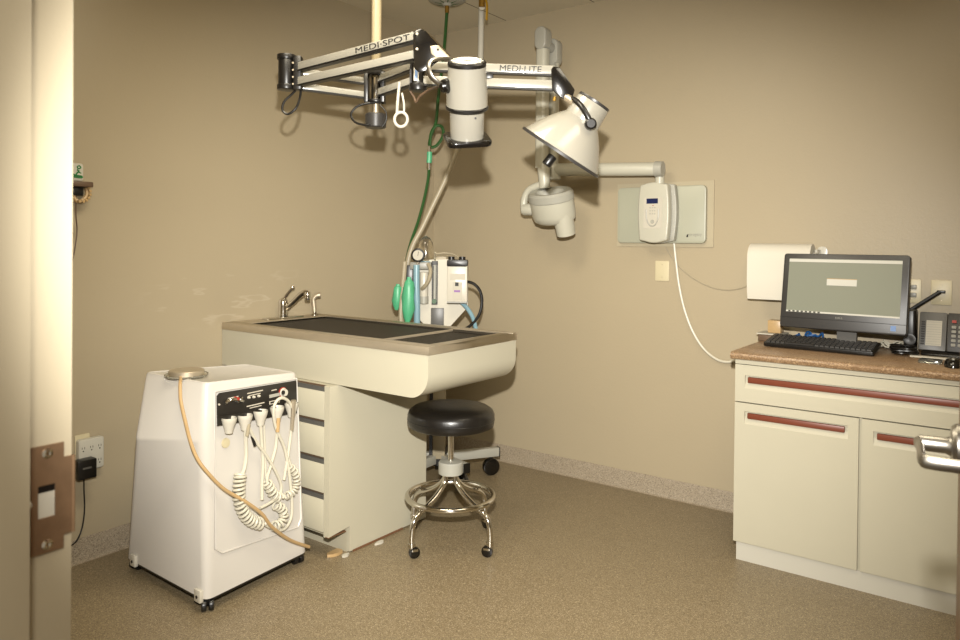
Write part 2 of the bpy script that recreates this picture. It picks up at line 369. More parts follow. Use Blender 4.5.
front('door', X0, 2.664, .082, .682, X0+.053, 2.614, .617, .641)
front('door', 2.675, X1, .082, .682, 2.728, X1-.053, .609, .633)
# worktop with rolled front edge
prof = [(-.02, .866), (-.572, .866), (-.584, .87), (-.59, .878), (-.591, .886), (-.587, .894), (-.577, .9), (-.02, .9), (0, .9), (0, .866)]
F = M4(((0, 0, 1, 0), (1, 0, 0, 0), (0, 1, 0, 0), (0, 0, 0, 1)))
ct = MB().prism(prof[1:-2]+[(-.001, .9), (-.001, .866)], 2.166, XR-.002, F).build('countertop', m_counter)
tag(ct, 'brown speckled laminate countertop with rolled front edge', 'countertop')
CT = .9
# computer
mc = V((2.545, -.262, 0)); ya = R(-5.5); tl = R(9)
Rz = M4.Rotation(ya, 4, 'Z'); Rx = M4.Rotation(-tl, 4, 'X')
MFm = M4.Translation((mc.x, mc.y, 1.157)) @ Rz @ Rx        # x right, z up, -y towards the viewer
mt = thing('desktop_computer', 'black all-in-one desktop computer with a grey lit screen on the counter', 'computer', (mc.x, mc.y+.08, CT))
mo = MB().rbox((-.260, 0, -.167), (.251, .035, .168), .012, MFm, axis='y').build('bezel', m_bcase, mt, bevel=.003)
MB().rbox((-.22, .035, -.12), (.22, .07, .12), .02, MFm, axis='y').build('back_cover', m_black, mt, bevel=.006)
MB().box((-.260, -.0015, -.1245), (.251, .004, -.1225), MFm).build('seam', m_black, mo)
sc = MB().box((-.235, -.001, -.098), (.225, .003, .145), MFm).build('screen', m_screen, mt)
sc['label'] = 'lit grey-green screen with a pale box'
MB().box((-.235, -.0016, .130), (.225, 0, .143), MFm).box((-.235, -.0016, -.098), (.225, 0, -.091), MFm).build('toolbar', m_scrbar, sc)
MB().box((-.068, -.0022, .028), (.054, 0, .056), MFm).build('dialog_box', m_scrbar, sc)
MB().box((-.068, -.0026, .056), (.054, 0, .0585), MFm).build('dialog_edge', m_tan, sc)
m = MB()
for k in range(8): m.box((-.225+k*.018, -.0024, -.0975), (-.215+k*.018, 0, -.0915), MFm)
m.build('icons', m_scrdk, sc)
xa = MFm.to_3x3() @ V((1, 0, 0)); za = MFm.to_3x3() @ V((0, -1, 0))
text('DELL', 'lettering', m_grey, mo, MFm @ V((-.024, -.0003, -.1165)), xa, za, .03, .007)
MB().box((.193, -.001, -.152), (.213, .002, -.130), MFm).build('sticker', m_blabel, mo)
MB().box((-.04, .0, -.26), (.04, .012, -.12), MFm @ M4.Translation((.01, .055, .015))).build('stand_neck', m_neck, mt)
MB().rbox((-.1, -.065, 0.001), (.1, .085, .009), .03, M4.Translation((mc.x+.01, -.1, CT)) @ Rz).build('stand_foot', m_black, mt)
# keyboard
KF = M4.Translation((2.462, -.275, CT+.017)) @ M4.Rotation(R(-3), 4, 'Z') @ M4.Rotation(R(10), 4, 'X')
kb = thing('keyboard', 'black computer keyboard tilted up in front of the computer', 'keyboard', (2.432, -.262, CT))
MB().rbox((-.225, -.075, 0), (.225, .075, .016), .008, KF).build('case', m_black, kb, bevel=.002)
m = MB()
for r_ in range(6):
    for c_ in range(21):
        if r_ == 0 and 4 <= c_ <= 9: continue
        x = -.214+c_*.0205; y = -.066+r_*.0215
        m.loft([[KF @ V((x+a, y+b, .016)) for a, b in ((0, 0), (.018, 0), (.018, .018), (0, .018))], [KF @ V((x+a, y+b, .023)) for a, b in ((.002, .002), (.016, .002), (.016, .017), (.002, .017))]])
m.box((-.132, -.066, .016), (-.012, -.049, .023), KF)
m.build('keys', m_bcase, kb)
for sx in (-.19, .17): MB().box((sx, .055, -.024), (sx+.02, .062, 0), KF).build('foot', m_black, kb)
# loose black cable, coiled beside the keyboard
m = MB(); pts = []
for k in range(46):
    a = k*.52; r_ = .05+.006*math.sin(k*1.7); pts.append(V((2.775+.95*r_*math.cos(a), -.215+r_*math.sin(a)*.9, CT+.006+.0008*k)))
tag(m.tube(pts, .0042, 6, 3).build('black_cable', m_black), 'black cable coiled at the right end of the keyboard', 'cable')
# papers and silver tray left of the keyboard
t = thing('wire_tray', 'small silver tray with curled rim behind the left end of the keyboard', 'tray', (2.2, -.08, CT))
MB().box((2.155, -.145, CT+.001), (2.262, -.035, CT+.034)).build('body', m_dbrown, t, bevel=.004)
MB().box((2.15, -.15, CT+.034), (2.268, -.03, CT+.039)).build('rim', m_paper, t)
tag(MB().box((2.19, -.11, CT+.0395), (2.25, -.05, CT+.1)).build('tan_box', m_tan, bevel=.004), 'small tan box standing on the silver tray', 'box')
# blue cord bundle and white cords under the screen
m = MB(); pts = []
for k in range(30):
    a = k*.55; pts.append(V((2.335+.045*math.cos(a)+.0024*k, -.105+.035*math.sin(a), CT+.02+.012*math.sin(k*1.9)+.0009*k)))
tag(m.tube(pts, .0045, 6, 4).build('blue_cord', m_bcord), 'bundled blue network cord under the left half of the screen', 'cable')
m = MB(); pts = []
for k in range(26):
    a = k*.6; pts.append(V((2.715+.045*math.cos(a), -.1+.03*math.sin(a), CT+.02+.012*math.sin(k*2.3)+.0006*k)))
tag(m.tube(pts, .0035, 6, 4).build('white_cord', m_cable), 'bundled white cord under the right half of the screen', 'cable')
tag(MB().box((2.27, -.14, CT), (2.287, -.06, CT+.034)).build('pale_box', m_paper, bevel=.003), 'small pale box between the silver tray and the blue cord', 'box')
# black device behind the monitor's right edge
t = thing('speaker', 'small black speaker behind the right edge of the computer', 'speaker', (2.79, -.15, CT))
MB().rbox((2.762, -.135, CT), (2.81, -.06, CT+.185), .014).build('cabinet', m_black, t, bevel=.004)
MB().lathe([(.022, 0), (.024, .003), (.018, .004), (.006, .001)], (2.786, -.135, CT+.06), (0, -1, 0), 24).build('cone', m_bcase, t)
# desk phone
PF = M4.Translation((2.82, -.145, CT+.02)) @ M4.Rotation(R(-2), 4, 'Z') @ M4.Rotation(R(-18), 4, 'X')
ph = thing('desk_phone', 'dark desk phone with pale speed-dial list right of the computer', 'telephone', (2.9, -.1, CT))
MB().prism([(-.14, 0), (.0, 0), (.0, .10), (-.02, .105), (-.14, .008)], 2.832, 3.09, M4(((0, 0, 1, 0), (1, 0, 0, -.03), (0, 1, 0, CT+.001), (0, 0, 0, 1)))).build('base', m_black, ph, bevel=.004)
MB().rbox((0, -.012, 0), (.1, .004, .165), .006, PF, axis='y').build('list_panel', m_neck, ph, bevel=.002)
p0 = MB(); p0.box((.026, -.0135, .02), (.083, -.011, .128), PF); p0 = p0.build('paper_list', m_paper, ph)
m = MB(); [m.box((.028, -.0139, .026+k*.0105), (.081, -.0134, .027+k*.0105), PF) for k in range(10)]; m.build('list_lines', m_grey, p0)
m = MB(); [m.box((.008, -.014, .022+k*.0105), (.022, -.011, .029+k*.0105), PF) for k in range(10)]; m.build('speed_keys', m_black, ph)
MB().rbox((.102, -.014, 0), (.27, .004, .165), .006, PF, axis='y').build('keypad_panel', m_panel, ph, bevel=.002)
m = MB(); [m.rbox((.118+c_*.024, -.018, .022+r_*.019), (.134+c_*.024, -.013, .034+r_*.019), .003, PF, axis='y') for c_ in range(3) for r_ in range(5)]; m.build('keys', m_grey, ph)
MB().rbox((.118, -.0185, .122), (.134, -.013, .134), .003, PF, axis='y').build('red_key', m_red, ph)
hs = MB(); hs.tube([PF @ V((.225, -.03, .012)), PF @ V((.225, -.05, .05)), PF @ V((.225, -.05, .12)), PF @ V((.225, -.03, .155))], .017, 12, 5); hs.build('handset', m_blackg, ph)
tag(MB().box((2.80, -.245, CT), (3.12, -.215, CT+.006), ).build('paper_strip', m_paper), 'long white paper edge lying in front of the desk phone', 'paper')
tag(MB().rbox((2.845, -.41, CT), (2.925, -.33, CT+.012), .01).build('clear_case', m_clear, bevel=.003), 'flat clear plastic case lying left of the mouse', 'case')
mo2 = thing('computer_mouse', 'black computer mouse near the front of the counter', 'mouse', (2.965, -.43, CT))
m = MB(); rings = []
for k in range(9):
    a = k/8*math.pi/2; s_ = max(math.cos(a), .02)**.6; z = CT+.036*math.sin(a)
    rings.append([V((2.967+.033*s_*math.cos(t_), -.43+.058*s_*math.sin(t_), z)) for t_ in [2*math.pi*i/24 for i in range(24)]])
m.loft(rings).build('shell', m_blackg, mo2); MB().cyl((2.963, -.465, CT+.031), (2.971, -.465, CT+.031), .006).build('scroll_wheel', m_grey, mo2)
# paper towel roll on the wall
t = thing('paper_towel_roll', 'white paper towel roll with a sheet hanging on the wall above the counter', 'paper towel', (2.23, -.085, 1.09))
RY, RZ, RR = -.08, 1.296, .071
prof = [(RY, RZ)]
m = MB(); m.cyl((2.104, RY, RZ), (2.382, RY, RZ), RR, seg=40); ro = m.build('roll', m_towel, t)
pts = [(RY+RR*math.cos(a), RZ+RR*math.sin(a)) for a in [R(90+9*k) for k in range(11)]]
sheet = [(y-.001, z+.001) for y, z in pts]+[(RY-RR-.002, 1.19), (RY-RR+.003, 1.14), (RY-RR+.012, 1.100)]
back = [(y+.0018, z) for y, z in sheet][::-1]
MB().prism(sheet+back, 2.102, 2.384, F).build('hanging_sheet', m_towel, t)
MB().cyl((2.382, RY, RZ), (2.39, RY, RZ), .022).build('core', m_dbrown, t)
h = MB(); h.cyl((2.386, RY, RZ), (2.402, RY, RZ), .034, .03, 28); h.rbox((2.389, RY, RZ-.02), (2.402, 0, RZ+.045), .003, axis='z'); h.rbox((2.385, -.012, RZ-.05), (2.432, 0, RZ+.06), .02, axis='y')
h.build('bracket', m_white, t, bevel=.002); h = MB(); h.cyl((2.09, RY, RZ), (2.101, RY, RZ), .03); h.box((2.09, RY, RZ-.012), (2.1, 0, RZ+.012)); h.build('bracket', m_white, t)
# wall plates on the back wall
def plate(x, z, label, w=.056, hh=.105, m_=None, grp=None):
    o = thing('wall_plate', label, 'wall plate', (x, 0, z-hh/2), grp)
    MB().rbox((x-w/2, -.006, z-hh/2), (x+w/2, 0, z+hh/2), .005, axis='y').build('cover', m_ or m_ivory, o, bevel=.0015)
    for s_ in (-1, 1): MB().lathe([(.003, 0), (.002, .001)], (x, -.006, z+s_*hh*.32), (0, -1, 0), 10).build('screw', m_steel, o)
    return o
plate(1.61, 1.216, 'blank cream wall plate under the wall-mounted control box', .078, .108)
p = plate(2.779, 1.162, 'cream wall plate half hidden behind the computer screen', .07)
MB().box((2.772, -.014, 1.135), (2.797, -.006, 1.155)).box((2.772, -.014, 1.17), (2.797, -.006, 1.19)).build('socket', m_grey, p, bevel=.002)
p = plate(2.89, 1.160, 'cream wall plate with a black plug above the desk phone', .078, .108)
MB().box((2.874, -.026, 1.158), (2.906, -.006, 1.17)).build('plug', m_black, p, bevel=.002)
MB().tube([(2.887, -.03, 1.164), (2.86, -.035, 1.143), (2.82, -.04, 1.112), (2.78, -.045, 1.08), (2.74, -.07, 1.05), (2.70, -.13, 1.05)], .007, 8, 6, flat=1.3).build('power_cord', m_black, mt)

# ---------------------------------------------------------------- x-ray unit on the back wall
bd = thing('wall_board', 'off-white rounded backing board behind the control box', 'board', (1.6, 0, 1.38))
MB().box((1.344, -.008, 1.347), (1.888, 0, 1.692)).build('backing', m_tanb, bd)
bp_ = MB().rbox((1.358, -.034, 1.366), (1.854, -.008, 1.669), .022, axis='y').build('panel', m_board, bd, bevel=.004)
text('progeny', 'lettering', m_grey, bp_, V((1.770, -.0342, 1.400)), (1, 0, 0), (0, -1, 0), .066, .016)
MB().prism([(1.753, 1.398), (1.762, 1.398), (1.765, 1.415), (1.756, 1.411)], -.0346, -.034, M4(((1, 0, 0, 0), (0, 0, 1, 0), (0, 1, 0, 0), (0, 0, 0, 1)))).build('logo_mark', m_ink, bp_)
xr = thing('xray_machine', 'wall-mounted dental x-ray unit with control box, folding arm and tube head', 'x-ray machine', (1.6, 0, 1.39))
def cbx(y0, y1, x0, x1, z0, z1):        # slightly barrel-shaped control housing
    n = 7; poly = [(x0+.006*math.sin(math.pi*k/n), z1-(z1-z0)*k/n) for k in range(n+1)]
    return poly
poly = []
bx0, bx1, bz0, bz1 = 1.530, 1.682, 1.366, 1.686
for k in range(9): poly.append((bx0-.010*math.sin(math.pi*k/8), bz1-.014-(bz1-bz0-.028)*k/8))
for k in range(1, 9): poly.append((bx0+.014+(bx1-bx0-.028)*k/8.5, bz0+.014-.014*math.sin(math.pi*k/9)))
for k in range(9): poly.append((bx1+.010*math.sin(math.pi*k/8), bz0+.014+(bz1-bz0-.028)*k/8))
for k in range(1, 9): poly.append((bx1-.014-(bx1-bx0-.028)*k/8.5, bz1-.014+.014*math.sin(math.pi*k/9)))
XZ = M4(((1, 0, 0, 0), (0, 0, 1, 0), (0, 1, 0, 0), (0, 0, 0, 1)))
cbo = MB().prism(poly, -.125, -.075, XZ).build('control_box', m_xray, xr, bevel=.008, bseg=3)
MB().prism([(1.61+(a-1.61)*1.26, 1.529+(b-1.529)*1.01) for a, b in poly], -.075, -.036, XZ).build('rear_shell', m_lgrey, cbo, bevel=.004)
MB().rbox((1.554, -.1268, 1.442), (1.656, -.1245, 1.605), .004, axis='y').build('keypad', m_paper, cbo)
MB().box((1.570, -.128, 1.573), (1.633, -.1265, 1.600)).build('display', m_navy, cbo)
m = MB(); m.tube([(1.569, -.127, 1.545), (1.57, -.127, 1.50), (1.584, -.127, 1.465), (1.603, -.127, 1.455), (1.622, -.127, 1.465), (1.636, -.127, 1.50), (1.637, -.127, 1.545)], .0035, 8, 5)
m.build('keypad_outline', m_lgrey, cbo)
for i in range(9): MB().lathe([(.004, 0), (.003, .002)], (1.590+.013*(i % 3), -.1265, 1.552-.016*(i//3)), (0, -1, 0), 10).build('button', m_lgrey, cbo)
MB().lathe([(.011, 0), (.010, .003)], (1.603, -.1265, 1.478), (0, -1, 0), 16).build('button', m_lgrey, cbo)
MB().tube([(1.605, -.127, 1.562), (1.608, -.127, 1.565)], .003, 6, 1).build('red_mark', m_red, cbo)
MB().cyl((1.63, -.10, 1.675), (1.63, -.10, 1.73), .024, seg=24).build('arm_post', m_xray, xr)
ar = MB(); ar.cyl((1.62, -.12, 1.754), (1.035, -.17, 1.776), .036, seg=28); ar = ar.build('horizontal_arm', m_xray, xr, bevel=.004)
MB().cyl((1.615, -.12, 1.754), (1.655, -.117, 1.753), .042, .040, seg=28).build('end_cap', m_lgrey, ar)
# folding arm: rear link going up, knuckle, front link coming down
ar = MB(); ar.cyl((1.025, -.17, 1.72), (1.025, -.17, 1.81), .042); ar.build('elbow', m_xray, xr, bevel=.006)
ar = MB().rbox((.998, -.205, 1.78), (1.056, -.155, 2.38), .02).build('rear_link', m_xray, xr)
m = MB(); F2 = M4.Translation((1.027, -.18, 2.38))
m.rbox((-.036, -.03, -.02), (.036, .03, .13), .036-.001, F2, 8, 'y'); m.build('knuckle_cover', m_lgrey, xr, bevel=.006)
MB().rbox((.966, -.29, 1.78), (1.034, -.225, 2.44), .022).build('front_link', m_xray, xr)
m = MB(); m.rbox((.963, -.295, 2.435), (1.037, -.22, 2.565), .036, axis='y'); m.build('knuckle_cover', m_lgrey, xr, bevel=.014, bseg=4)
m = MB(); m.cyl((1.0, -.25, 2.47), (1.03, -.18, 2.45), .03); m.build('knuckle_axle', m_grey, xr)
MB().tube([(1.05, -.21, 2.37), (1.07, -.23, 2.32), (1.06, -.235, 2.27), (1.035, -.22, 2.25)], .006, 8, 5).build('cable_loop', m_lgrey, xr)
m = MB(); m.cyl((1.01, -.257, 1.80), (1.02, -.257, 1.665), .036, .03, 24); m.build('swivel', m_xray, xr, bevel=.003)
hc = V((1.048, -.25, 0))
m = MB(); m.tube([(1.03, -.257, 1.69), (.985, -.257, 1.685), (.92, -.26, 1.66), (.89, -.262, 1.61), (.887, -.262, 1.56), (.892, -.262, 1.53)], .021, 12, 6); m.build('yoke', m_xray, xr)
MB().cyl((.885, -.262, 1.55), (.955, -.258, 1.55), .034).build('yoke_pivot', m_xray, xr, bevel=.005)
# tube head: short barrel with a grey collar around an oval recess, cone pointing down
hdx, hdy = 1.075, -.26
HT = M4.Translation((hdx, hdy, 1.56)) @ M4.Rotation(R(20), 4, 'X') @ M4.Translation((-hdx, -hdy, -1.56))
def oval(rx, ry, z, dx_=0): return [HT @ V((hdx+dx_+rx*math.cos(a), hdy+ry*math.sin(a), z)) for a in [2*math.pi*i/36 for i in range(36)]]
hd_ = MB().loft([oval(.06, .04, 1.468, .0), oval(.10, .075, 1.476), oval(.122, .09, 1.49), oval(.128, .10, 1.52), oval(.129, .10, 1.60)]).build('tube_head', m_xray, xr)
MB().loft([oval(.129, .10, 1.60), oval(.134, .105, 1.604), oval(.134, .105, 1.64), oval(.122, .095, 1.653), oval(.088, .06, 1.648), oval(.078, .052, 1.627), oval(.074, .05, 1.617)]).build('collar', m_lgrey, hd_)
cn = MB().lathe([(.02, .12), (.05, .11), (.055, .0), (.052, -.055), (.052, -.062)], HT @ V((1.143, hdy-.02, 1.47)), HT.to_3x3() @ V((0, 0, 1)), 28).build('cone', m_xray, hd_)
MB().cyl(HT @ V((1.143, hdy-.02, 1.405)), HT @ V((1.143, hdy-.02, 1.41)), .049).build('cone_end', m_dbrown, hd_)
# wall cords
def wc(pts, r, name, m_, label, off=.008): tag(MB().tube([V((p.x, -off, p.z)) for p in [at(a, b, y=-off) for a, b in pts]], r, 8, 8).build(name, m_), label, 'cable')
wc([(674, 243), (676, 262), (679, 285), (684, 308), (692, 330), (703, 348), (716, 359), (727, 362), (736, 360)], .0065, 'white_cord', m_cable, 'thick white cord drooping from the control box to the counter', .016)
wc([(665, 246), (675, 262), (690, 276), (708, 286), (726, 290), (742, 288), (752, 283)], .0025, 'thin_cord', m_gcable, 'thin grey cord curving from the control box to the paper towel roll', .004)

# ---------------------------------------------------------------- wet table and its drawer cabinet
TZ, TX, TY0, TY1 = .954, 1.338, -1.618, -1.0
wt = thing('wet_table', 'long cream wet table with a steel rim and dark basin racks', 'sink table', (.7, -1.3, .745))
BX0, BX1, BY0, BY1 = .13, 1.286, -1.553, -1.062
sk = MB(); rr = .095; zb = .746
pr = [(.003, zb), (.003, TZ-.034), (TX-.004, TZ-.034)] + [(TX-.004-rr+rr*math.cos(R(-90*k/10)), zb+rr+rr*math.sin(R(-90*k/10))) for k in range(11)]
XZ2 = XZ
# skirt walls: front, back, curved end/bottom shell
sk.prism(pr, TY0+.004, TY0+.024, XZ2); sk.prism(pr, TY1-.024, TY1-.004, XZ2)
outer = pr[2:] + [(.003, zb)]; inner = [(.003, zb+.014)] + [(TX-.004-rr+(rr-.014)*math.cos(R(-90*k/10)), zb+rr+(rr-.014)*math.sin(R(-90*k/10))) for k in range(10, -1, -1)] + [(TX-.018, TZ-.034)]
sk.prism(outer+inner, TY0+.024, TY1-.024, XZ2)
sk.build('skirt', m_cream, wt, sharp=30)
rm = MB(); z0 = TZ-.034
rm.box((.002, TY0, z0), (TX, BY0, TZ)).box((.002, BY1, z0), (TX, TY1, TZ)).box((.002, BY0, z0), (BX0, BY1, TZ)).box((BX1, BY0, z0), (TX, BY1, TZ))
rm.build('steel_rim', m_steel, wt, bevel=.0025)
bs = MB()
bs.box((BX0-.006, BY0-.006, .80), (BX1+.006, BY1+.006, .81)).box((BX0-.006, BY0-.006, .83), (BX0, BY1+.006, TZ-.004)).box((BX1, BY0-.006, .83), (BX1+.006, BY1+.006, TZ-.004)).box((BX0, BY0-.006, .83), (BX1, BY0, TZ-.004)).box((BX0, BY1, .83), (BX1, BY1+.006, TZ-.004))
bs.build('basin', m_dsteel, wt)
def rack(x0, x1, z):
    m = MB(); m.box((x0, BY0+.003, z-.006), (x1, BY0+.012, z)).box((x0, BY1-.012, z-.006), (x1, BY1-.003, z)).box((x0, BY0+.012, z-.006), (x0+.008, BY1-.012, z)).box((x1-.008, BY0+.012, z-.006), (x1, BY1-.012, z))
    n = int((x1-x0)/.022)
    for k in range(1, n): m.box((x0+k*(x1-x0)/n-.0075, BY0+.012, z-.005), (x0+k*(x1-x0)/n+.0075, BY1-.012, z-.001))
    for k in range(1, 12): yy = BY0+.012+k*(BY1-BY0-.024)/12; m.box((x0+.008, yy-.003, z-.007), (x1-.008, yy+.003, z-.003))
    return m.build('rack', m_dsteel, wt)
rack(BX0+.004, 1.008, TZ-.010); rack(1.018, BX1-.004, TZ-.014)
MB().box((1.010, BY0, TZ-.03), (1.016, BY1, TZ-.004)).build('crossbar', m_steel, wt, bevel=.002)
# faucet on the wall-side deck
fz = TZ; fa = thing('faucet', 'chrome single-lever faucet on the deck at the wall end of the wet table', 'faucet', (.06, -1.290, fz))
MB().rbox((.035, -1.410, fz), (.09, -1.170, fz+.007), .012).build('deck_plate', m_chrome, fa, bevel=.002)
MB().lathe([(.026, 0), (.026, .03), (.023, .055), (.025, .075), (.02, .092), (.006, .1)], (.06, -1.290, fz+.006), seg=28).build('body', m_chrome, fa)
MB().tube([(.07, -1.285, fz+.045), (.10, -1.270, fz+.075), (.14, -1.255, fz+.115), (.168, -1.245, fz+.137), (.185, -1.238, fz+.135)], .0135, 12, 5).build('spout', m_chrome, fa)
MB().cyl((.188, -1.237, fz+.142), (.19, -1.237, fz+.098), .015, .014).build('nozzle', m_chrome, fa, bevel=.002)
MB().tube([(.06, -1.288, fz+.095), (.066, -1.278, fz+.115), (.074, -1.260, fz+.14), (.08, -1.250, fz+.152)], .0065, 10, 4).build('handle', m_chrome, fa)
MB().lathe([(.001, -.012), (.009, -.009), (.0125, 0), (.009, .009), (.001, .012)], (.082, -1.247, fz+.158), seg=16).build('knob', m_chrome, fa)
ss = thing('sink_sprayer', 'chrome side sprayer standing right of the faucet', 'sprayer', (.075, -1.090, fz))
MB().lathe([(.019, 0), (.019, .008), (.012, .014), (.012, .02)], (.075, -1.090, fz), seg=20).build('holder', m_chrome, ss)
MB().tube([(.075, -1.090, fz+.018), (.073, -1.093, fz+.06), (.072, -1.095, fz+.09), (.083, -1.085, fz+.108), (.098, -1.070, fz+.112)], lambda t: .0115+.004*t, 12, 5).build('spray_head', m_steel, ss)
# drawer cabinet under the table
CX1 = .83; CY = -1.659; KX = .0
dc = thing('drawer_cabinet', 'cream four-drawer cabinet carrying the wet table, worn at the floor', 'cabinet', (.42, -1.35, 0))
YZ = M4(((0, 0, 1, 0), (1, 0, 0, 0), (0, 1, 0, 0), (0, 0, 0, 1)))
side = [(CY, .104), (CY+.122, .118), (CY+.122, .006), (-1.03, .006), (-1.03, .7445), (CY, .7445)]
MB().prism(side, CX1-.02, CX1, YZ).build('side_panel', m_cream, dc)
MB().box((.04, CY+.02, .1), (CX1-.02, -1.033, .7445)).build('carcass', m_cream2, dc)
MB().box((.04, CY+.1222, .0), (CX1-.0195, CY+.14, .102)).build('plinth', m_cream2, dc)
MB().box((CX1-.032, CY, .1), (CX1-.02, CY+.02, .7445)).build('stile', m_cream, dc)
MB().box((CX1-.02, CY-.001, .101), (CX1, CY+.1, .104)).build('chipped_edge', m_wood, dc)
tops = [.7445, .594, .435, .283]; bot = [.598, .439, .287, .118]
for i, (a, b) in enumerate(zip(tops, bot)):
    d_ = MB().box((.05, CY, b), (CX1-.035, CY+.02, a-.026)).box((.05, CY+.014, a-.026), (CX1-.035, CY+.02, a)).build('drawer', m_cream, dc, bevel=.001)
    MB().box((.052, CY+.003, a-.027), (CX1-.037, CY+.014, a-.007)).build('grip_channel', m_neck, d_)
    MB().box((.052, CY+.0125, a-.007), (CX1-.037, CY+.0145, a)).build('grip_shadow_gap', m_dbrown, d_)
# bits of broken base and plaster on the floor
m = MB(); m.box((CX1+.0005, -1.52, .001), (CX1+.005, -1.2, .009)); tag(m.build('loose_base_strip', m_wood), 'broken brown base strip along the drawer cabinet at the floor', 'strip')
for k, (a, b, s_, mm, lb) in enumerate([(.862, -1.385, .028, m_paper, 'white plaster chip lying beside the cabinet side panel'), (.79, -1.585, .045, m_tan, 'largest tan chip lying at the front corner of the drawer cabinet'), (.842, -1.57, .022, m_paper, 'small pale chip at the foot of the cabinet corner')]):
    m = MB(); pl = [(a+s_*(.7+.5*random.random())*math.cos(t_)*.5, b+s_*(.7+.5*random.random())*math.sin(t_)) for t_ in [i*math.pi/4 for i in range(8)]]
    m.prism(pl, .0005, .009+.004*(k == 1)); tag(m.build('plaster_chip', mm), lb, 'debris', 'chips on the floor by the cabinet')

# ---------------------------------------------------------------- anaesthesia machine on its stand
ac = V((.553, -.60, 0)); an = V((.58, -.815, 0)).normalized()
A = lambda px, py, off=0: pln(px, py, ac, an, off)
ax = V((an.y*-1, an.x, 0)); ax = ax if ax.dot(RT) > 0 else -ax     # rightwards along the panel
AM = M4(((ax.x, -an.x, 0, ac.x), (ax.y, -an.y, 0, ac.y), (0, 0, 1, 0), (0, 0, 0, 1)))   # x right, y away from viewer, z up
AI = AM.inverted()
def al(px, py): p = AI @ A(px, py); return (p.x, p.z)
am = thing('anesthesia_machine', 'white veterinary anesthesia machine on a wheeled stand behind the wet table', 'anesthesia machine', (ac.x, ac.y, 0))
LW = M4(((1, 0, 0, 0), (0, 0, -1, 0), (0, 1, 0, 0), (0, 0, 0, 1)))
AXZ = AM @ LW      # local x right, y up, z toward the viewer
po = [al(*p) for p in ((417, 260), (452, 259), (468, 262), (468, 307), (448, 329), (428, 329), (417, 317))]
MB().prism(po, -.012, 0, AXZ).build('back_panel', m_towel, am, bevel=.003)
a, b = al(431, 325), al(444, 308); MB().box((a[0], a[1]-.03, 0), (b[0], b[1], .012), AXZ).build('grey_block', m_neck, am, bevel=.002)
a, b = al(448, 301), al(468, 264)
vp = MB().rbox((a[0], a[1], 0), (b[0], b[1], .10), .01, AXZ).build('vaporizer', m_wplas, am, bevel=.003)
c_ = al(468, 258)
MB().rbox((a[0]-.002, b[1]-.012, -.002), (b[0]+.002, c_[1]-.008, .103), .01, AXZ).build('vaporizer_top', m_black, vp, bevel=.003)
for xx in (a[0]+.02, b[0]-.03): MB().cyl(AXZ @ V((xx, c_[1]-.008, .05)), AXZ @ V((xx, c_[1]+.008, .05)), .018).build('vaporizer_knob', m_black, vp)
MB().box((a[0], a[1]-.003, -.001), (b[0], a[1]+.006, .102), AXZ).build('base_trim', m_grey, vp)
p1, p2 = al(453.5, 298), al(463, 281); MB().box((p1[0], p1[1], .1), (p2[0], p2[1], .1025), AXZ).build('label', m_paper, vp)
p1, p2 = al(455, 291), al(461, 289); MB().box((p1[0], p1[1], .1025), (p2[0], p2[1], .1035), AXZ).build('purple_mark', mat('purple', (140, 90, 160), .5), vp)
p1, p2 = al(456, 285), al(459.5, 281.5); MB().box((p1[0], p1[1], .1025), (p2[0], p2[1], .1035), AXZ).build('dark_mark', m_ink, vp)
p1, p2 = al(451, 279), al(466, 273); MB().box((p1[0], p1[1], .1), (p2[0], p2[1], .1015), AXZ).build('white_strip', m_paper, vp)
a, b = al(432, 304), al(438, 261)
fm = MB().box((a[0], a[1], 0), (b[0], a[1]+.012, .03), AXZ).box((a[0], b[1]-.02, 0), (b[0], b[1], .03), AXZ).box((a[0], a[1], 0), (a[0]+.005, b[1], .03), AXZ).box((b[0]-.005, a[1], 0), (b[0], b[1], .03), AXZ).build('flowmeter', m_panel, am)
MB().cyl(AXZ @ V(((a[0]+b[0])/2, a[1]+.01, .016)), AXZ @ V(((a[0]+b[0])/2, b[1]-.015, .016)), .009).build('flow_tube', m_lgrey, fm)
MB().cyl(AXZ @ V(((a[0]+b[0])/2, a[1]+.018, .03)), AXZ @ V(((a[0]+b[0])/2, a[1]+.018, .048)), .013).build('flow_knob', m_green, fm)
MB().cyl(AXZ @ V(((a[0]+b[0])/2, b[1]-.02, .02)), AXZ @ V(((a[0]+b[0])/2, b[1]+.055, .02)), .006).build('vent_tube', m_clear, am)
a, b = al(411, 269), al(432, 262); MB().box((a[0], a[1], 0), (b[0], b[1], .05), AXZ).build('manifold', m_grey, am, bevel=.004)
g0 = al(419, 255); go = AXZ @ V((g0[0], g0[1], .05))
ga = MB().lathe([(.036, -.02), (.038, 0), (.038, .012), (.034, .014)], go, an, 32).build('pressure_gauge', m_black, am)
MB().lathe([(.028, 0), (.028, .0012)], go+an*.0135, an, 32).build('dial_face', m_paper, ga)
MB().tube([go+an*.0155+V((0, 0, -.004)), go+an*.0155+V((0, 0, .02))+ax*.004], .0014, 6, 1).build('needle', m_ink, ga)
MB().cyl(go-V((0, 0, .05)), go-V((0, 0, .03)), .01).build('gauge_stem', m_chrome, ga)
a, b = al(404.5, 292), al(408, 265); MB().box((a[0], a[1], .0), (b[0]+.03, b[1], .02), AXZ).build('black_bracket', m_black, am, bevel=.003)
g1 = al(425, 262); go2 = AXZ @ V((g1[0], g1[1], -.04))
MB().lathe([(.045, 0), (.045, .07), (.04, .11), (.024, .135), (.006, .145)], go2, (0, 0, 1), 28).build('clear_dome', m_glass, am)
MB().lathe([(.05, -.02), (.05, .004)], go2, (0, 0, 1), 28).build('dome_base', m_blue, am)
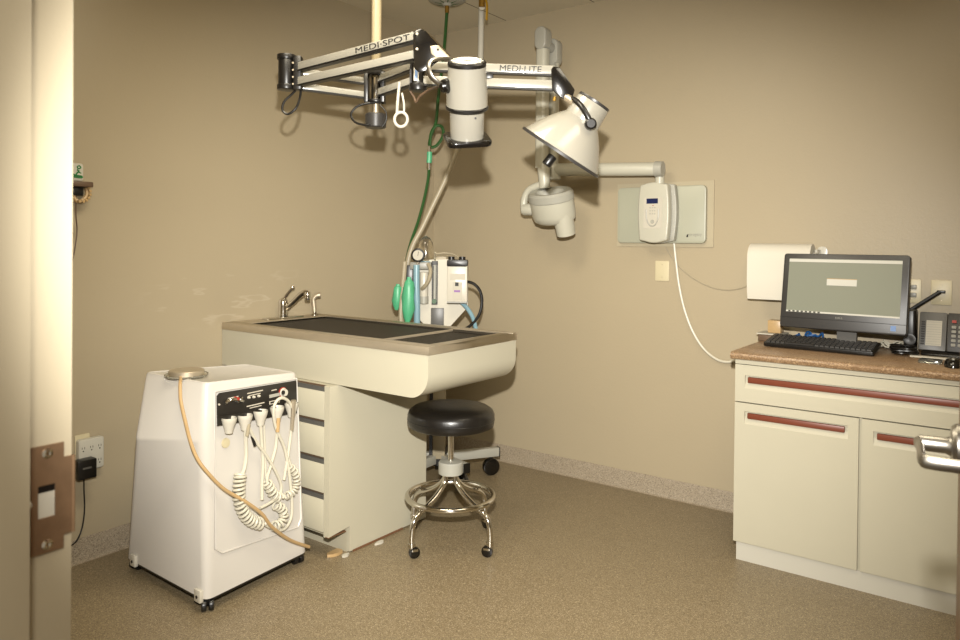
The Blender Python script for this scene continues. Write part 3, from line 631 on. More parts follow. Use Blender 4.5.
a, b = al(421, 302), al(428, 272); MB().cyl(AXZ @ V(((a[0]+b[0])/2, a[1], .03)), AXZ @ V(((a[0]+b[0])/2, b[1], .03)), .024).build('absorber_canister', m_wplas, am, bevel=.003)
MB().cyl(AXZ @ V(((a[0]+b[0])/2, a[1]-.005, .03)), AXZ @ V(((a[0]+b[0])/2, a[1]+.035, .03)), .0255).build('canister_cap', m_lgrey, am)
def ht(pts, r, off=.05): return [A(p[0], p[1], p[2] if len(p) > 2 else off) for p in pts]
MB().tube(ht([(428, 264, .05), (430.5, 270, .07), (429, 279, .08), (425, 286, .07), (422, 289, .05)], 0), .011, 10, 5).build('short_hose', m_gcable, am)
MB().tube(ht([(416.5, 265, .08), (416.5, 285, .085), (417, 305, .085), (417, 331, .08)], 0), .018, 12, 4).build('blue_hose', m_blue, am)
MB().tube(ht([(461, 302, .03), (467, 308, .04), (473, 318, .04), (476, 330, .03)], 0), .012, 10, 5).build('blue_hose', m_blue, am)
MB().tube(ht([(467, 281.5, .04), (474, 284, .05), (480, 291, .05), (482, 302, .05), (479, 315, .05), (471, 325, .04), (462, 331, .03)], 0), .0085, 10, 6).build('black_hose', m_black, am)
MB().tube(ht([(436, 254, 0), (445, 253, -.01), (454, 254.5, 0), (459, 258, .02)], 0), .006, 8, 5).build('thin_hose', m_gcable, am)
MB().tube(ht([(403, 330, .1), (401, 318, .1), (402, 300, .09), (403.5, 280, .06), (405, 262, .04)], 0), .014, 10, 5).build('grey_hose', m_gcable, am)
# rebreathing bags
def bag(px, top, bot, wpx, off, name_label):
    a_, b_ = A(px, top, off), A(px-1.5, bot, off); L = (b_-a_).length; wd = wpx/FPX*(a_-CAM).length/2
    prof = [(.01, 0), (.011, .012), (wd*.7, L*.1), (wd*.92, L*.22), (wd, L*.42), (wd*1.02, L*.66), (wd*.72, L*.84), (.01, L*.96), (.008, L)]
    m = MB(); F_ = frame(a_, b_-a_, an); n = 20
    m.loft([[F_ @ V((h_, r_*math.cos(t_)*(1+.13*math.sin(3*t_+h_*45)), r_*.75*math.sin(t_))) for t_ in [2*math.pi*i/n for i in range(n)]] for r_, h_ in prof])
    o = m.build('breathing_bag', m_gbag); tag(o, name_label, 'bag', 'green breathing bags hanging on the anesthesia machine'); return o
bag(409, 277, 325, 12.5, .12, 'larger green breathing bag hanging beside the blue hose')
bag(398, 284, 310, 9.5, .08, 'smaller green breathing bag hanging leftmost')
# stand
MB().box((-.035, .01, .14), (.035, .07, 1.28), AM).build('column', m_gcable, am, bevel=.004)
MB().box((-.055, .02, .14), (-.036, .06, 1.0), AM).build('column_side', m_black, am)
hb_ = V((.51, -.55, .135)); beam_end = at(498, 452, z=.13)
dirb = (V((beam_end.x, beam_end.y, 0))-V((hb_.x, hb_.y, 0))).normalized(); bl = .37
MB().cyl(V((hb_.x, hb_.y, .1)), V((hb_.x, hb_.y, .2)), .05).build('hub', m_black, am)
for k, ang in enumerate((0, 72, 144, 216, 288)):
    dd = M4.Rotation(R(ang), 3, 'Z') @ dirb; L_ = bl if k == 0 else .26
    e_ = V((hb_.x, hb_.y, .135))+dd*L_
    lg = MB().bar(V((hb_.x, hb_.y, .135))+dd*.045, e_, .04, .05).build('leg', m_lgrey, am, bevel=.003)
    MB().bar(e_-dd*.001, e_+dd*.004, .043, .053).build('end_cap', m_black, lg)
    cp = e_-dd*.045; sd = V((-dd.y, dd.x, 0))
    MB().cyl(V((cp.x, cp.y, .05))-sd*.018, V((cp.x, cp.y, .05))+sd*.018, .05, seg=28).cyl(V((cp.x, cp.y, .07)), V((cp.x, cp.y, .112)), .012).build('caster', m_blackg, lg, bevel=.006)

# ---------------------------------------------------------------- stool
scx, scy = 1.102, -1.178
so = thing('rolling_stool', 'round black vinyl stool with chrome foot ring and casters', 'stool', (scx, scy, 0))
ZS = .612
MB().lathe([(.05, -.085), (.18, -.085), (.193, -.078), (.197, -.06), (.197, -.03), (.190, -.012), (.17, .002), (.12, .012), (.05, .014), (.001, .013)], (scx, scy, ZS), seg=56).build('seat', m_vinyl, so, sharp=60)
MB().lathe([(.1965, 0), (.1985, .003), (.1965, .006)], (scx, scy, ZS-.052), seg=56, cap=False).build('seat_piping', m_black, so)
MB().cyl((scx, scy, .36), (scx, scy, ZS-.07), .0125).build('post', m_chrome, so)
MB().lathe([(.034, 0), (.054, .002), (.055, .01), (.055, .05), (.051, .056), (.013, .06)], (scx, scy, .312), seg=32).build('collar', m_lgrey, so)
ring = MB().tube([(scx+.194*math.cos(R(a)), scy+.194*math.sin(R(a)), .212) for a in range(0, 360, 12)], .0125, 12, 3, closed=True).build('foot_ring', m_chrome, so)
fdir = R(-95)
for k in range(4):
    a = fdir + k*math.pi/2; c_, s_ = math.cos(a), math.sin(a); P = lambda r_, z: (scx+r_*c_, scy+r_*s_, z)
    lg = MB().tube([P(.03, .33), P(.032, .30), P(.045, .27), P(.085, .235), P(.14, .205), P(.195, .182), P(.228, .15), P(.238, .10), P(.238, .06)], .0125, 12, 6).build('leg', m_chrome, so)
    MB().cyl(P(.238, .052), P(.238, .066), .0165).build('leg_ferrule', m_chrome, lg)
    ta = a+R(65+50*k); u_ = V((math.cos(ta), math.sin(ta), 0)); cc = V(P(.238, 0)) + V((-u_.y, u_.x, 0))*.012
    MB().cyl(V((cc.x, cc.y, .0245))-u_*.010, V((cc.x, cc.y, .0245))+u_*.010, .0245, seg=24).build('caster', m_blackg, lg, bevel=.003)
    MB().bar(V((cc.x, cc.y, .036))-u_*.013, V((cc.x, cc.y, .036))+u_*.013, .03, .012).cyl(P(.238, .03), P(.238, .055), .008).build('caster_fork', m_chrome, lg, bevel=.003)

# ---------------------------------------------------------------- dental cart
def q4(ps, r, z=None, seg=5):            # rounded quadrilateral ring from 4 corners
    out = []; n = 4
    for i in range(4):
        p = V(ps[i]); a = (V(ps[i-1])-p); b = (V(ps[(i+1) % 4])-p); ra = p+a.normalized()*r; rb = p+b.normalized()*r
        for k in range(seg+1):
            t_ = k/seg; out.append(ra*(1-t_)**2 + p*2*t_*(1-t_) + rb*t_**2)
    return out
ZB, ZT = .05, .83
ca = thing('dental_cart', 'white wheeled dental cart with black control panel and coiled hoses', 'dental cart', (.6, -2.1, 0))
# corners: A rear-left (wall side), B front-left (nearest), C front-right, D rear-right; B-C is the control face
B0 = at(206, 601, z=ZB); A0 = at(125.5, 557, z=ZB); C0 = at(308, 551, z=ZB)
B1 = at(206, 383, z=ZT); A1 = at(143.5, 372, z=ZT); C1 = at(298, 372, z=ZT-.03)
D0 = V((A0.x+.02, C0.y+.02, ZB)); D1 = V((A1.x-.01, C1.y-.005, ZT-.03))
def mid(f, P0, P1): return P0*(1-f)+P1*f
zs = .62; fz_ = (zs-ZB)/(ZT-ZB)
As = at(131.5, 438, z=zs); Ds = V((As.x, mid(fz_, D0, D1).y, zs)); Bs, Cs = mid(fz_, B0, B1), mid(fz_, C0, C1)
def inset(ps, d): c = sum((V(p) for p in ps), V())/4; return [V((p.x+(c.x-p.x)*d, p.y+(c.y-p.y)*d, p.z)) for p in ps]
up_ = V((0, 0, 1))
rings = [q4([A0, B0, C0, D0], .035), q4([As-up_*.01, Bs-up_*.01, Cs-up_*.01, Ds-up_*.01], .035), q4([As+up_*.004, Bs+up_*.004, Cs+up_*.004, Ds+up_*.004], .034)]
T = [A1, B1, C1, D1]
rings += [q4([p-up_*.012 for p in T], .03), q4([p-up_*.003 for p in inset(T, .012)], .03), q4(inset(T, .035), .028), q4([p-up_*.004 for p in inset(T, .06)], .028)]
body = MB().loft(rings).build('body', m_cartw, ca, sharp=40)
# rear shoulder seam on the side face
sA = lambda f, g: mid(g, mid(f, A0, B0), mid(f, A1, B1))
nl = (B0-A0).cross(up_); nl = nl.normalized(); nl = nl if nl.y < 0 else -nl
MB().tube([sA(.36, .99)+nl*.001, sA(.27, .72)+nl*.001, sA(.2, .6)+nl*.001], .004, 6, 3).build('side_crease', m_cartw, body)
# underside skirt
low = [q4([p-up_*.012 for p in inset([A0, B0, C0, D0], .02)], .035), q4([p-up_*.0 for p in inset([A0, B0, C0, D0], .005)], .035)]
MB().loft(low).build('base_tray', m_black, ca)
nf = (C0-B0).cross(B1-B0).normalized(); nf = nf if nf.x > 0 else -nf
def Ff(px, py, off=0):                   # point on the control face (ruled surface B0-C0-C1-B1)
    d_ = ray(px, py); c = (B0+C0+B1+C1)/4; n = nf
    for _ in range(6):
        t_ = (c-CAM).dot(n)/d_.dot(n); p = CAM+d_*t_
        v = max(0, min(1, (p.z-B0.z)/(B1.z-B0.z))); l0, l1 = B0.lerp(B1, v), C0.lerp(C1, v)
        u = (p-l0).dot(l1-l0)/(l1-l0).length_squared; v2 = (p.z-l0.lerp(l1, u).z)/(B1.z-B0.z)+v; v2 = max(0, min(1, v2))
        c = B0.lerp(B1, v2).lerp(C0.lerp(C1, v2), u); n = ((C0.lerp(C1, v2)-B0.lerp(B1, v2)).cross(B1.lerp(C1, u)-B0.lerp(C0, u))).normalized()
        n = n if n.x > 0 else -n
    return pln(px, py, c, n, off)
# raised frame around the recessed front area
rc = [Ff(*p, .001) for p in ((215, 392), (296.5, 378.5), (298.5, 425), (301, 518), (298, 527), (222, 553), (215, 549))]
MB().tube(rc, .004, 8, 1, closed=True).build('front_bead', m_cartw, body)
cp_ = [(216.5, 396), (219, 393), (295.5, 380.5), (296.5, 381.5), (297, 413), (217, 426)]
MB().loft([[Ff(*p, .0) for p in cp_], [Ff(*p, .010) for p in cp_]]).build('control_panel', m_panel, ca, bevel=.001)
pan = [o for o in ca.children if o.name.startswith('control_panel')][0]
MB().loft([[Ff(*p, .008) for p in ((217, 415), (297, 403), (297, 413), (217, 426))], [Ff(*p, .022) for p in ((217, 417), (297, 405), (297, 413), (217, 426))]]).build('lower_lip', m_panel, pan)
fx = (C0-B0).normalized(); fu = nf.cross(fx); fu = fu if fu.z > 0 else -fu
def blk(name, px, py, wd, hh, m_, th=.003): return MB().box((-wd/2, -hh/2, 0), (wd/2, hh/2, th), M4(((fx.x, fu.x, nf.x, 0), (fx.y, fu.y, nf.y, 0), (fx.z, fu.z, nf.z, 0), (0, 0, 0, 1))) .copy() if False else M4.Translation(Ff(px, py, .010)) @ M4(((fx.x, fu.x, nf.x, 0), (fx.y, fu.y, nf.y, 0), (fx.z, fu.z, nf.z, 0), (0, 0, 0, 1)))).build(name, m_, pan)
for (px, py, wd, hh, m_, nm) in [(233, 397.5, .05, .004, m_pale, 'legend'), (254.5, 392, .085, .004, m_pale, 'legend'), (254.5, 394.5, .06, .003, m_pale, 'legend'), (255.5, 404.5, .09, .004, m_pale, 'legend'), (255.5, 406.8, .06, .003, m_pale, 'legend'),
                             (274, 390, .028, .004, m_pale, 'legend'), (274.5, 395.3, .056, .013, m_lgrey, 'meter'), (274.5, 401.8, .056, .013, m_pale, 'meter')]:
    blk(nm, px, py, wd, hh, m_, .001)
blk('meter_window', 274.5, 401.8, .046, .007, m_panel, .0016)
for px, py in ((248.5, 397.5), (253.5, 397), (258.5, 396)): MB().lathe([(.006, 0), (.004, .008), (.001, .009)], Ff(px, py, .01), nf, 12).build('indicator_lamp', m_pale, pan)
def knob(px, py, r_, m_, nm, h_=.015): return MB().lathe([(r_, 0), (r_, .003), (r_*.8, .005), (r_*.72, h_), (.001, h_)], Ff(px, py, .01), nf, 20).build(nm, m_, pan)
knob(283, 392.5, .019, m_white, 'dial'); MB().lathe([(.009, 0), (.009, .003)], Ff(283, 392.5, .025), nf, 16).build('dial_cap', m_ink, pan)
MB().lathe([(.022, 0), (.022, .002)], Ff(282.6, 392.5, .0102), nf, 20).build('dial_ring', m_red, pan)
m = MB()
for p_ in [((228, 401.5), (234, 399.5)), ((233, 399), (243, 401)), ((238, 402), (242, 398)), ((226, 404), (228, 400))]: m.tube([Ff(*p_[0], .016), Ff((p_[0][0]+p_[1][0])/2, (p_[0][1]+p_[1][1])/2-.5, .024), Ff(*p_[1], .016)], .006, 8, 4)
m.build('toggle_valve', m_chrome, pan); knob(235, 398.5, .008, m_red, 'red_button', .02); knob(218.8, 404.5, .004, m_pale, 'screw', .003)
# hand-piece holders
hp = [(229, 428), (245, 425), (260.5, 420.5), (277, 416.5), (291.5, 412.5)]
for i, (px, py) in enumerate(hp):
    c_ = Ff(px, py-3, .032)
    h_ = MB().lathe([(.028, .028), (.0285, .022), (.026, .010), (.018, -.012), (.014, -.03), (.011, -.03), (.014, -.01), (.021, .014), (.025, .028)], c_, (0, 0, 1), 20, cap=False)
    F_ = M4.Translation(Ff(px, py-6, 0)) @ M4(((fx.x, fu.x, nf.x, 0), (fx.y, fu.y, nf.y, 0), (fx.z, fu.z, nf.z, 0), (0, 0, 0, 1)))
    h_.box((-.009, -.012, .005), (.009, .010, .02), F_).build('handpiece_holder', m_wplas, ca)
MB().lathe([(.019, 0), (.018, .004), (.001, .005)], Ff(225.5, 443, .001), nf, 24).build('round_plug', m_ivory, ca)
# hoses
def hose(pts, r_, m_=m_cable, nm='hose'): return MB().tube([Ff(p[0], p[1], p[2] if len(p) > 2 else .02) for p in pts], r_, 8, 7).build(nm, m_, ca)
def coil(pts, turns, R_, r_, nm='coiled_hose'):
    path = spline([Ff(p[0], p[1], .028) for p in pts], 24); n = len(path); out = []; N = turns*12
    for k in range(N+1):
        f_ = k/N*(n-1); i_ = min(int(f_), n-2); p = path[i_].lerp(path[i_+1], f_-i_); t_ = (path[i_+1]-path[i_]).normalized()
        u1 = nf; u2 = t_.cross(u1).normalized(); a_ = 2*math.pi*k/12
        out.append(p+u1*(R_*math.cos(a_))+u2*(R_*math.sin(a_)))
    return MB().tube(out, r_, 7, 2).build(nm, m_cable, ca)
hose([(245.5, 430, .032), (246, 445, .026), (246, 458, .024), (244, 470, .026), (241, 476, .028)], .0075)
coil([(240.5, 474), (239, 486), (239.5, 500), (244, 513), (252, 521), (262, 524)], 17, .020, .0052)
hose([(262, 523, .028), (272, 528, .028), (282, 530, .03), (289, 523, .03), (292, 510, .03), (290, 480, .03), (285, 450, .032), (276, 428, .04), (273.5, 412, .05), (276, 402, .055), (282, 398, .058), (289, 402, .055), (292.5, 412, .05), (291, 432, .035), (288, 455, .03), (284, 480, .028)], .0062)
hose([(249, 428, .034), (257, 443, .03), (266, 455, .03), (275, 470, .032), (281, 485, .03), (279, 496, .03), (268, 504, .03), (260, 508, .03)], .006)
hose([(260.5, 425, .034), (262, 445, .022), (263, 465, .022), (262, 485, .022), (262, 500, .025)], .0065)
hose([(264, 425, .03), (265, 450, .02), (266, 478, .02), (268, 492, .022)], .004)
hose([(277, 422, .034), (276, 445, .026), (271, 465, .026), (267, 480, .026), (270, 492, .028)], .0065)
hose([(292, 418, .034), (290, 440, .026), (288, 455, .026), (292, 468, .028)], .006)
coil([(290, 466), (295.5, 474), (296.5, 484), (293, 492), (286, 496)], 10, .013, .0042)
coil([(266, 482), (270, 488), (274, 495), (280, 498)], 6, .017, .0048)
coil([(275, 505), (281, 508), (284, 516), (280, 524), (273, 526)], 8, .016, .0048)
MB().tube([Ff(252, 436, .028), Ff(255, 446, .03)], .006, 8, 1).build('black_plug', m_black, ca)
MB().tube([Ff(293.5, 400, .06), Ff(293, 410, .055), Ff(292, 430, .045)], lambda t: .011-.004*t, 10, 4).build('handpiece', m_steel, ca)
MB().tube([Ff(278.5, 418, .048), Ff(277.5, 432, .044)], .008, 10, 1).build('handpiece', m_tan, ca)
MB().tube([Ff(249, 424, .05), Ff(247, 436, .045)], .007, 10, 1).build('handpiece', m_gcable, ca)
# corner tabs and casters
for f_ in (.13, .93):
    p_ = mid(f_, A0, B0)+nl*.004; T_ = frame(p_, B0-A0)
    tb = MB().box((-.02, -.008, -.014), (.02, 0.008, .032), T_).build('corner_tab', m_wplas, ca, bevel=.003)
    MB().lathe([(.006, 0), (.006, .002)], p_+nl*.008+up_*.006, nl, 12).build('bolt', m_black, tb)
for p_, ang in ((mid(.04, B0, D0), 60), (mid(.06, A0, C0), 10), (mid(.06, C0, A0), 80), (mid(.12, D0, B0), 30)):
    u_ = V((math.cos(R(ang)), math.sin(R(ang)), 0)); c_ = V((p_.x, p_.y, .021))
    MB().cyl(c_-u_*.022, c_-u_*.004, .021, seg=22).cyl(c_+u_*.004, c_+u_*.022, .021, seg=22).box((-.008, -.01, 0), (.008, .01, .02), M4.Translation((c_.x, c_.y, .022))).build('caster', m_black, ca, bevel=.003)
# foot pedal lying on the cart, with its tan hose
pc = at(186.5, 370.5, z=ZT+.02)
fp = thing('foot_pedal', 'round metal foot pedal in a clear dish on top of the white cart', 'foot pedal', (pc.x, pc.y, ZT-.002))
MB().lathe([(.074, 0), (.079, .004), (.081, .01), (.078, .01), (.072, .006)], (pc.x, pc.y, ZT-.003), seg=40).build('clear_dish', m_clear, fp)
MB().lathe([(.062, 0), (.066, .004), (.066, .018), (.063, .021), (.03, .023), (.001, .023)], (pc.x, pc.y, ZT+.002), seg=44).build('pedal_disc', m_steel, fp)
hs_ = [V((pc.x+.0, pc.y, 0))]
e0 = at(181.5, 373, z=ZT+.014)
def Sf(px, py, off):
    d_ = ray(px, py); u, v = .6, .5
    for _ in range(12):
        c = As.lerp(A1, v).lerp(Bs.lerp(B1, v), u); ea = Bs.lerp(B1, v)-As.lerp(A1, v); eb = (A1-As).lerp(B1-Bs, u); n = ea.cross(eb).normalized(); n = n if n.y < 0 else -n
        p = CAM+d_*((c-CAM).dot(n)/d_.dot(n)); u += (p-c).dot(ea)/ea.length_squared; v += (p.z-c.z)/(A1.z-As.z)
    return pln(px, py, c, n, off)
SN = (Bs-As).cross(A1-As).normalized(); SN = SN if SN.y < 0 else -SN
path = [e0, Sf(180.3, 383, .024)]
for p in ((180.3, 392), (181, 402), (185, 420), (190, 440), (197, 458)):
    path.append(Sf(p[0], p[1], .03 if p[1] < 425 else .018))
path += [Ff(207, 472, .014), Ff(224, 489, .03), Ff(246, 502, .05), Ff(262, 514, .058), Ff(272, 527, .05), Ff(290, 540, .03), Ff(309, 547, .01)]
MB().tube(path, .0068, 10, 6).build('pedal_hose', m_tan, fp)

# ---------------------------------------------------------------- left wall fittings
t = thing('power_tap', 'white multi-outlet power tap on a cream plate low on the left wall', 'power outlet', (0, -2.26, .39))
MB().rbox((0, -2.315, .42), (.006, -2.255, .536), .004, axis='x').build('wall_plate', m_ivory, t, bevel=.001)
bd_ = MB().rbox((.006, -2.312, .389), (.034, -2.208, .520), .01, axis='x').build('housing', m_white, t, bevel=.004)
m = MB()
for iy in range(3):
    for iz in range(2):
        y_, z_ = -2.294+iy*.034, .42+iz*.06
        m.box((.034, y_-.006, z_), (.0345, y_-.004, z_+.009)).box((.034, y_+.004, z_), (.0345, y_+.006, z_+.009)).cyl((.034, y_, z_-.008), (.0345, y_, z_-.008), .003, seg=8)
m.build('slots', m_ink, bd_)
t = thing('power_adapter', 'black power adapter plugged into the white power tap', 'adapter', (.05, -2.27, .365))
o = MB().box((.036, -2.338, .368), (.085, -2.262, .447)).build('case', m_black, t, bevel=.005)
MB().box((.0852, -2.320, .41), (.0856, -2.285, .418)).build('label_print', m_neck, o)
pts = [at(84, 473, x=.05), at(84, 490, x=.03), at(84.5, 510, x=.02), at(82, 528, x=.02), at(77, 540, x=.03), at(70, 546, x=.04), at(58, 548, x=.05)]
MB().tube(pts, .003, 8, 6).build('cord', m_black, t)
t = thing('wall_bracket', 'brown wall bracket with ribbed curved underside at the door jamb', 'bracket', (.04, -2.29, 1.53))
p0 = at(64, 184, x=.03); p1 = at(89, 188, x=.03)
MB().box((0, p0.y, 1.572), (.07, p1.y, 1.594)).build('shelf', m_dbrown, t, bevel=.004)
cc = at(77, 190, x=.035); m = MB()
m.tube([(.04, cc.y+.035, 1.567), (.045, cc.y+.036, 1.542), (.045, cc.y+.022, 1.520), (.04, cc.y+.004, 1.512), (.035, cc.y-.01, 1.525), (.03, cc.y-.012, 1.552)], .008, 8, 5)
for k in range(7): a_ = R(-100+k*22); m.cyl((.02, cc.y+.008+.036*math.cos(a_), 1.550+.038*math.sin(a_)), (.06, cc.y+.008+.036*math.cos(a_), 1.550+.038*math.sin(a_)), .006, seg=8)
m.build('ribbed_hook', m_tan, t); MB().box((.02, cc.y-.02, 1.537), (.05, cc.y+.02, 1.573)).build('dark_core', m_black, t, bevel=.004)
MB().tube([at(76, 196, x=.04), at(76, 215, x=.03), at(77, 230, x=.02), at(75.5, 245, x=.02), at(73, 258, x=.02), at(68, 275, x=.02)], .0025, 6, 5).build('thin_cord', m_dbrown, t)
t = thing('charger_box', 'small white box with a green mark standing on the brown wall bracket', 'box', (.035, -2.3, 1.595))
q0 = at(60, 182, x=.05); q1 = at(83.5, 165, x=.05)
MB().rbox((.005, q0.y, 1.596), (.05, q1.y, 1.668), .01, axis='x').build('case', m_white, t, bevel=.003)
m = MB(); gy = q1.y-.022
m.tube([(.0505, gy-.02, 1.612), (.0505, gy+.014, 1.610), (.0505, gy+.014, 1.616), (.0505, gy-.012, 1.618), (.0505, gy-.018, 1.624)], .003, 6, 3)
m.tube([(.0505, gy-.008, 1.620), (.0505, gy-.002, 1.630), (.0505, gy+.004, 1.636), (.0505, gy-.004, 1.642)], .003, 6, 4).tube([(.0505, gy+.004, 1.646+.007*math.sin(0)), (.0505, gy+.011, 1.652), (.0505, gy+.004, 1.659), (.0505, gy-.003, 1.652)], .0025, 6, 4, closed=True).tube([(.0505, gy+.002, 1.632), (.0505, gy+.012, 1.628)], .0025, 6, 1)
m.build('green_mark', m_gprint, t)

# ---------------------------------------------------------------- ceiling supplies for the anaesthesia machine
c0 = at(447, 6, z=2.70)
gh = thing('oxygen_hose', 'green oxygen hose hanging from a ceiling disc to the anesthesia machine', 'hose', (c0.x, c0.y, 2.72))
MB().lathe([(.11, .04), (.105, .03), (.085, .02), (.03, .012), (.02, 0)], (c0.x, c0.y, H-.041), seg=36).build('ceiling_disc', m_lgrey, gh)
m = MB(); [m.tube([(c0.x+.03*math.cos(R(a)), c0.y+.03*math.sin(R(a)), H-.028), (c0.x+.07*math.cos(R(a)), c0.y+.07*math.sin(R(a)), H-.02)], .004, 6, 1) for a in range(0, 360, 45)]; m.build('green_ring_marks', m_green, gh)
MB().cyl((c0.x, c0.y, 2.66), (c0.x, c0.y, 2.71), .012).build('fitting', m_brass, gh)
def hang(pts, d0, d1):
    out = []; n = len(pts)
    for i, p in enumerate(pts): out.append(at(p[0], p[1], d=d0+(d1-d0)*i/(n-1)))
    return out
MB().tube([V((c0.x, c0.y, 2.68))]+hang([(446, 25), (444, 50), (441, 75), (438, 100), (436, 122), (431, 136), (429.5, 146), (436, 146), (443, 136), (442, 127), (436, 126), (431, 134), (429.5, 150)], 4.19, 4.17), .009, 8, 5).build('upper_hose', m_green, gh)
MB().tube(hang([(429.5, 152), (429.5, 158), (429, 163)], 4.17, 4.17), .015, 10, 1).build('coupling', m_gbag, gh)
MB().tube(hang([(429.5, 146), (429.5, 170)], 4.17, 4.17), .010, 10, 1).build('coupling_core', m_chrome, gh)
MB().tube(hang([(429, 168), (428, 180), (424, 200), (418, 222), (411, 242), (407, 258), (405, 275)], 4.17, 4.2), .0085, 8, 6).build('lower_hose', m_green, gh)
w0 = at(482, 0, z=2.70)
wh = thing('scavenging_hose', 'white pipe and beige hose running from the ceiling valve down to the machine', 'hose', (w0.x, w0.y, 2.70))
MB().cyl((w0.x, w0.y, 2.66), (w0.x, w0.y, 2.74), .018).build('brass_fitting', m_brass, wh)
MB().tube([at(485, -3, d=4.15), at(487, 5, d=4.14), at(486.5, 20, d=4.14)], .009, 8, 4, flat=.5).build('yellow_lever', m_yellow, wh)
pe = at(479, 80, d=4.17)
MB().tube([V((w0.x, w0.y, 2.66)), at(481.3, 8, d=4.17), at(480.5, 60, d=4.17), at(478, 100, d=4.17)], .0165, 12, 3).build('white_pipe', m_white, wh)
MB().tube(hang([(478, 98), (471, 120), (463, 138), (457, 150), (446, 178), (433, 205), (422, 228), (413, 245), (408, 262), (406, 285)], 4.17, 4.15), .016, 12, 6).build('beige_hose', m_gcable, wh)

# ---------------------------------------------------------------- twin-arm examination light
pp = at(376, 85, d=2.9); PX, PY = pp.x, pp.y
el = thing('examination_light', 'ceiling-hung twin examination light with white jointed arms and two lamp heads', 'examination light', (PX, PY, 2.0))
zt = lambda py, d=2.9, px=376: at(px, py, d=d).z
MB().cyl((PX, PY, zt(78)), (PX, PY, H), .0195, seg=28).build('pole', m_pole, el)
MB().lathe([(.06, -.02), (.06, 0)], (PX, PY, H), seg=28).build('ceiling_flange', m_pole, el)
z1_, z0_ = zt(73), zt(103)
hubp = MB(); hubp.cyl((PX, PY, z1_-.012), (PX, PY, z1_+.006), .036).cyl((PX, PY, z0_), (PX, PY, z0_+.012), .034)
s_ = RT; s_ = V((s_.x, s_.y, 0)).normalized()
for sg in (-1, 1): hubp.box((-.012, -.026, z0_), (.004, .026, z1_), M4.Translation((PX+s_.x*.032*sg, PY+s_.y*.032*sg, 0)) @ M4.Rotation(math.atan2(s_.y, s_.x), 4, 'Z'))
hubp.build('pole_hub', m_black, el, bevel=.002)
MB().cyl((PX, PY, z0_), (PX, PY, z1_-.01), .018).build('hub_sleeve', m_chrome, el)
MB().cyl((PX, PY, zt(113)), (PX, PY, z0_), .011).build('hub_stem', m_steel, el)
MB().lathe([(.036, 0), (.041, .004), (.042, .05), (.038, .056)], (PX, PY, zt(128)), seg=28).build('lower_cup', m_bcase, el, bevel=0)
# hub L
def cylpx(m_, px, y0, y1, d, rpx): a_, b_ = at(px, y0, d=d), at(px, y1, d=d); c_ = (a_+b_)/2; return m_.cyl((c_.x, c_.y, b_.z), (c_.x, c_.y, a_.z), rpx/FPX*d, seg=28)
m = MB(); cylpx(m, 286.5, 57, 88, 2.75, 8); cylpx(m, 286.5, 55, 60, 2.75, 9.2); cylpx(m, 286.5, 85, 90, 2.75, 9.2)
hl = m.build('arm_hub', m_black, el, bevel=.002)
m = MB(); m.box((-.006, -.02, -.062), (.022, .02, .062), frame(at(296, 73.5, d=2.74), V((s_.x, s_.y, 0)))); m.build('arm_fork', m_black, hl, bevel=.002)
m = MB(); [m.lathe([(.004, 0), (.003, .003)], at(293, yy, d=2.715), -V((FW.x, FW.y, 0)), 10) for yy in (63, 70, 77, 84)]; m.build('bolt', m_steel, hl)
# arms: two parallel bars each
def arm(p, q, gap_px, h=.028, wd=.022, name='arm', txt=None, tpx=None):
    (x0, y0, d0), (x1, y1, d1) = p, q
    for k, g in enumerate((0, 1)):
        a_, b_ = at(x0, y0+gap_px[0]*g, d=d0), at(x1, y1+gap_px[1]*g, d=d1)
        o = MB().bar(a_, b_, wd, h).build(name, m_lampw, el, bevel=.0012)
        dn_ = frame(a_, b_-a_).to_3x3() @ V((0, 0, -1))
        MB().bar(a_+dn_*(h/2+.003), b_+dn_*(h/2+.003), wd+.004, .0065).build('black_channel', m_black, o)
        if txt and k == 0:
            fr = frame(a_, b_-a_).to_3x3(); yv = fr @ V((0, 1, 0)); sgn = -1 if yv.dot(FW) > 0 else 1; zz = yv*sgn
            f0, f1 = [(t_-x0)/(x1-x0)*1.0 for t_ in tpx]
            L_ = (b_-a_).length; o0 = a_+(b_-a_)*f0+zz*(wd/2)+(fr @ V((0, 0, 1)))*(-h*.35)
            text(txt, 'lettering', m_ink, o, o0, b_-a_, zz, L_*(f1-f0), h*.70, .0012)
        for e_ in (a_+(b_-a_)*.03, b_-(b_-a_)*.03):
            pass
arm((296, 67.5, 2.74), (415, 36.5, 2.45), (14.5, 18.5), txt='MEDI·SPOT', tpx=(361, 412))
arm((300, 71.5, 2.79), (364, 80.5, 2.89), (14.5, 14), h=.022, wd=.018)
arm((380, 78.5, 2.89), (412, 66, 2.72), (13.5, 15), h=.026, wd=.018)
